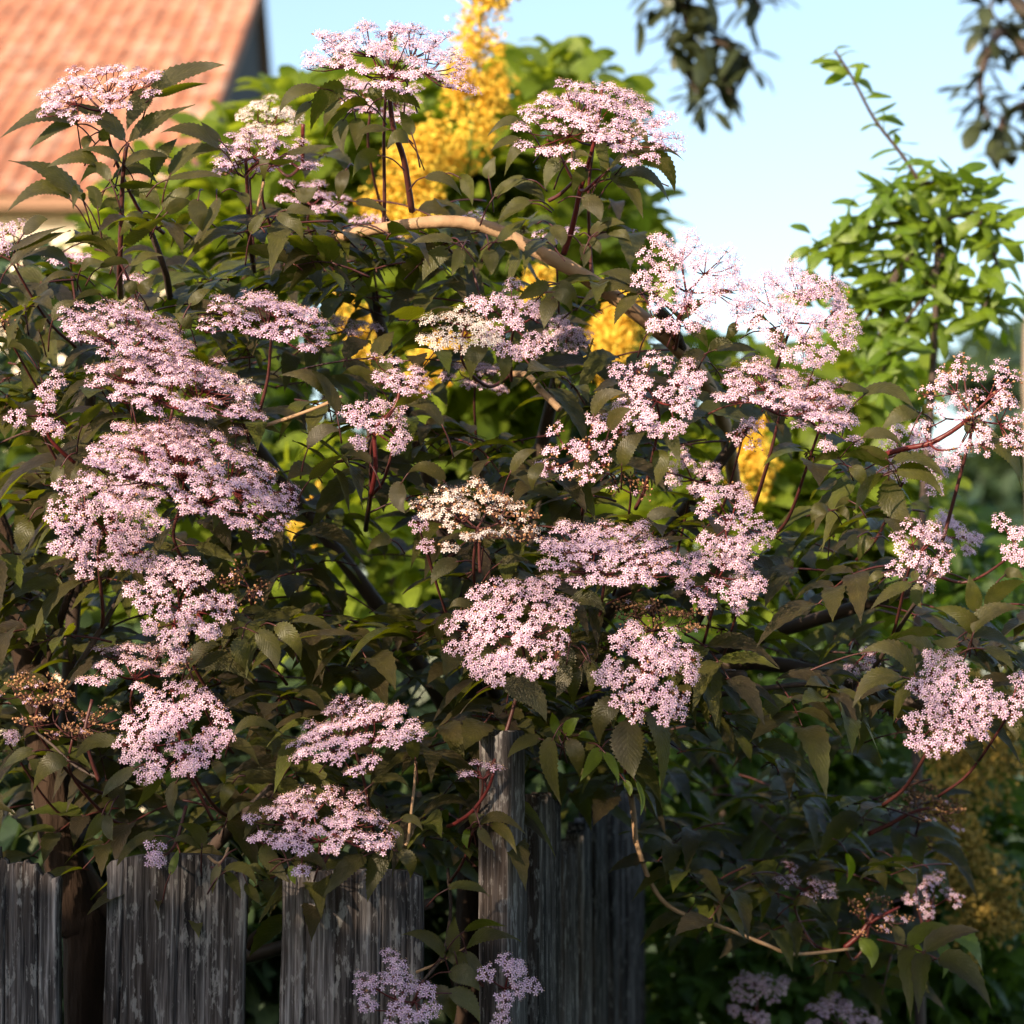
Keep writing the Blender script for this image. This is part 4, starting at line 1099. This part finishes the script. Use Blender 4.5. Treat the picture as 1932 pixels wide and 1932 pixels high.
bg_shrub('garden_shrub', 'deep green shrub in the gap behind the middle of the elder', [(1000, 950, 6.2, 330, 260, .35), (620, 820, 6.2, 330, 240, .35), (1150, 1250, 6.0, 300, 260, .3), (700, 1300, 6.0, 350, 260, .3)], 3200, .12, .28, M_BG2, (fx(900, 6.2), 6.2), stems=7, group=g)
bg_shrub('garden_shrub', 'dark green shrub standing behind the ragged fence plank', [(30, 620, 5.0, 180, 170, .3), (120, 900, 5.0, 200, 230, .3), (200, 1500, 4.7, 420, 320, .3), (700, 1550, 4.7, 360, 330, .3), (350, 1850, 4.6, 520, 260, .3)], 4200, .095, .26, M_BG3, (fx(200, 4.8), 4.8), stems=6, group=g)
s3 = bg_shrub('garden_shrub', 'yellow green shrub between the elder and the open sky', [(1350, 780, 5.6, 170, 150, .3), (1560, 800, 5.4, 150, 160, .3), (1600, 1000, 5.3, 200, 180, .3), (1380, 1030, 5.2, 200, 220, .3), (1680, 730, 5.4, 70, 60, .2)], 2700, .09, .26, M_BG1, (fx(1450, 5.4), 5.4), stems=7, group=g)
s4 = bg_shrub('flowering_shrub', 'shaded shrub with shade-dark olive yellow flower spikes beyond the drooping elder branches', [(1700, 1500, 4.9, 240, 300, .3), (1850, 1250, 5.1, 160, 250, .3), (1400, 1400, 5.0, 260, 260, .3), (1500, 1750, 4.9, 420, 220, .3), (1850, 1750, 4.8, 200, 250, .3), (1150, 1450, 5.0, 200, 300, .3), (1500, 1950, 4.8, 500, 200, .3)],
              5400, .08, .2, M_BG2, (fx(1650, 4.9), 4.9), stems=8, group=g)
for a in [((1770, 1500), (1880, 1790), 4.35, 66, 2400, M_OLV), ((1880, 1300), (1840, 1470), 4.5, 80, 1900, M_OLV)]:
    spike(s4, *a)
bg_shrub('garden_tree', 'blue green trees far off under the open sky on the right', [(1900, 700, 22, 110, 60, 1.5), (1860, 960, 20, 160, 90, 1.5), (1700, 1080, 21, 200, 130, 1.5), (1932, 850, 20, 60, 80, 1.)], 2600, .28, .3, M_BG3, (fx(1830, 21), 21.0), 'tree', 6)
bg_shrub('garden_shrub', 'sunlit low greenery at the right beneath the far trees', [(1860, 1090, 7.5, 130, 110, .4), (1740, 1000, 7.8, 90, 60, .4)], 900, .10, .26, M_BG2, (fx(1820, 7.5), 7.6), stems=4, group=g)


# ---- slender shrub with an upright shoot against the sky (individual leaves)
def unit_leaf(name, m, wr, prof, dr=.18):
    mb = MB()
    leaf_geo(mb, (0, 0, 0), (.5, 0, .05), (1, 0, -dr), np.array([0, 1.0, 0]), wr, 8, 1, .22, wav=.05, prof=prof)
    return make_mesh(name, np.concatenate(mb.v), [np.concatenate(mb.q)], np.concatenate(mb.uv), [m])


def put_leaf(parent, me, p, dv, upn, L_):
    x = nrm(dv); y = nrm(np.cross(upn, x)); z = np.cross(x, y)
    o = obj('leaf', me, parent)
    mtx = Matrix(((x[0] * L_, y[0] * L_, z[0] * L_, p[0] - parent.location[0]), (x[1] * L_, y[1] * L_, z[1] * L_, p[1] - parent.location[1]), (x[2] * L_, y[2] * L_, z[2] * L_, p[2] - parent.location[2]), (0, 0, 0, 1)))
    o.matrix_basis = mtx
    return o


M_BGB = leaf_mat('fresh_green_leaf', [(0.15, (0.018, 0.050, 0.012)), (0.45, (0.06, 0.12, 0.010)), (0.85, (0.16, 0.21, 0.012))], (0.50, 0.62, 0.02), 0.34, 0.4, 0.2, None, 0.45, 5.0)
DB = 4.15
tall = thing('leafy_shrub', 'slender green shrub with one upright shoot standing against the sky', 'shrub', (float(fx(1730, DB)), DB, 0))
ml = [unit_leaf('leaf', M_BGB, .15, (.8, .6)), unit_leaf('leaf', M_BGB, .17, (.75, .6), .3), unit_leaf('leaf', M_BGB, .13, (.8, .7), -.1)]
skel = [[(1575, 95), (1610, 150), (1650, 225), (1700, 290), (1735, 345), (1770, 420)],
        [(1770, 420), (1690, 420), (1600, 445), (1545, 470)], [(1770, 420), (1840, 400), (1890, 430)], [(1770, 420), (1700, 500), (1620, 545), (1560, 560)],
        [(1770, 420), (1790, 520), (1850, 560), (1900, 600)], [(1780, 520), (1720, 590), (1680, 660), (1660, 720)], [(1770, 420), (1760, 700), (1740, 1000), (1730, 1400)],
        [(1740, 345), (1800, 350), (1840, 380)], [(1700, 500), (1650, 580), (1600, 640)], [(1735, 345), (1680, 370), (1640, 400)], [(1780, 480), (1740, 560), (1760, 620)], [(1700, 500), (1660, 620), (1690, 740)], [(1840, 400), (1880, 500), (1850, 600)], [(1600, 445), (1570, 520), (1590, 600)]]
nodes = []
for i, pl in enumerate(skel):
    dof = rng.uniform(-.08, .08)
    pts = [W(x, y, DB + dof * (j / len(pl))) for j, (x, y) in enumerate(pl)]
    if i == 6: pts.append(np.array([float(fx(1730, DB)), DB, -.03]))
    mb = MB(); tube(mb, pts, [.0022, .004] if i == 0 else ([.005, .010] if i == 6 else [.004, .002]), 6, 5)
    mb.build('branch', [M_STEM], tall)
    if i != 6:
        cp, _ = catmull(pts, [1] * len(pts), 8)
        nodes += [(p, i) for p in cp]
for p, i in nodes:
    if i == 0 and rng.uniform() < .05: continue
    for k in range(1 if i == 0 else int(rng.integers(1, 5))):
        pp = p + (rng.normal(0, .015, 3) if i else 0)
        az = rng.uniform(0, 6.28)
        dv = np.array([math.cos(az), .6 * math.sin(az), rng.uniform(-1.0, .55) if i else rng.uniform(-.2, .5)])
        L_ = rng.uniform(.04, .06) if i == 0 else rng.uniform(.042, .072)
        put_leaf(tall, ml[rng.integers(3)], pp, dv, nrm(np.array([rng.normal(0, .7), -.9 + rng.normal(0, .6), .8])), L_)

# ---- tree with dark leaves at the upper right: trunk at the right edge, limbs above the frame
DT = 6.3
tree = thing('dark_leaved_tree', 'tree with blurred dark green leaf sprays hanging into the sky at the top right', 'tree', (float(fx(1985, DT)), DT, 0))
mb = MB()
tube(mb, [(fx(1985, DT), DT, -.05), W(1978, 1000, DT), W(1966, 640, DT), W(1992, 250, DT), W(2000, -150, DT)], [.06, .04], 10, 6, 0, .04)
mb.build('trunk', [simple_mat('pale_bark', (0.22, 0.16, 0.12), (0.38, 0.29, 0.23), 20, .85, stretch=(1, 1, .3), bump=.8)], tree)
M_TL = leaf_mat('dark_tree_leaf', [(0.15, (0.015, 0.026, 0.014)), (0.85, (0.05, 0.06, 0.022))], (0.10, 0.11, 0.02), 0.16, 0.4, 0.15, None, 0.4, 4.0)
mt = [unit_leaf('leaf', M_TL, .19, (.85, .65)), unit_leaf('leaf', M_TL, .22, (.85, .6), .3)]
tb = [[(1990, 100), (1800, -120), (1500, -160), (1330, -110), (1290, -20), (1300, 60), (1350, 120), (1385, 190)], [(1290, -20), (1270, 80), (1300, 150), (1340, 205)], [(1330, -110), (1400, -40), (1440, 20)],
      [(1300, 60), (1380, 90), (1420, 120)], [(1990, 160), (1900, 60), (1860, 110), (1850, 180), (1880, 260)], [(1990, 200), (1930, 200), (1890, 230), (1900, 290)], [(1900, 60), (1870, 20), (1880, -30)], [(1300, -60), (1260, -10), (1250, 30)]]
for bi, pl in enumerate(tb):
    dd = [DT if j < 2 and bi in (0, 4, 5) else DT - .25 for j in range(len(pl))]
    pts = [W(x, y, d_) for (x, y), d_ in zip(pl, dd)]
    mb = MB(); tube(mb, pts, [.02 if bi in (0, 4, 5) else .006, .003], 6, 6)
    mb.build('branch', [M_STEM], tree)
    cp, _ = catmull(pts, [1] * len(pts), 7)
    for p in cp:
        x, y, d = PX(p)
        if y < -60: continue
        for k in range(int(rng.integers(1, 3))):
            az = rng.uniform(0, 6.28)
            dv = np.array([math.cos(az), .5 * math.sin(az), rng.uniform(-.9, .3)])
            put_leaf(tree, mt[rng.integers(2)], p + rng.normal(0, .02, 3), dv, nrm(np.array([rng.normal(0, .6), -.4, 1])), rng.uniform(.07, .105))

# ------------------------------------------------------------------ unseen hedge added behind the camera to shade the fence
hc = np.array([0.0, 3.0, 0]) + np.array([SDIR[0], SDIR[1], 0]) / math.cos(SUN_EL) * 6.2
lat = nrm(np.array([-SDIR[1], SDIR[0], 0]))
dep = nrm(np.array([SDIR[0], SDIR[1], 0]))
hedge = thing('shade_hedge', 'unseen leafy hedge added behind the viewer to shade the foot of the fence', 'hedge', (float(hc[0]), float(hc[1]), 0))
HT = 1.27 + 6.2 * math.tan(SUN_EL)
core = MB()
nx = 60
us = np.linspace(-5, 5, nx + 1)
tops = HT - .22 + .10 * np.sin(us * 2.3) + .07 * np.sin(us * 5.1 + 1)
tops -= .17 * np.exp(-((us - .02) / .28) ** 2)  # dip shaped to let sun patches reach the third plank and post
vv = []
for u_, t_ in zip(us, tops):
    c = hc + lat * u_
    for dd_, zz in ((-.35, 0), (-.35, t_), (.35, t_), (.35, 0)):
        vv.append(c + dep * dd_ + np.array([0, 0, zz]))
cq = [(i * 4 + k, (i + 1) * 4 + k, (i + 1) * 4 + k + 1, i * 4 + k + 1) for i in range(nx) for k in range(3)]
core.add(vv, cq, None)
core.build('shade_core', [M_BG3], hedge, smooth=False)  # solid core added so no sun leaks through the hedge
hm = MB()
for k in range(3800):
    u_ = rng.uniform(-2.6, 2.6)
    tp = np.interp(u_, us, tops)
    z = tp + rng.exponential(.13 + .10 * math.exp(-((u_ - .02) / .3) ** 2)) - .12
    p = hc + lat * u_ + dep * rng.uniform(-.4, .4); p[2] = z
    rand_leaf(hm, p, rng.uniform(.05, .1), .28, nseg=4)
hm.build('leaves', [M_BG2], hedge, kind='stuff')
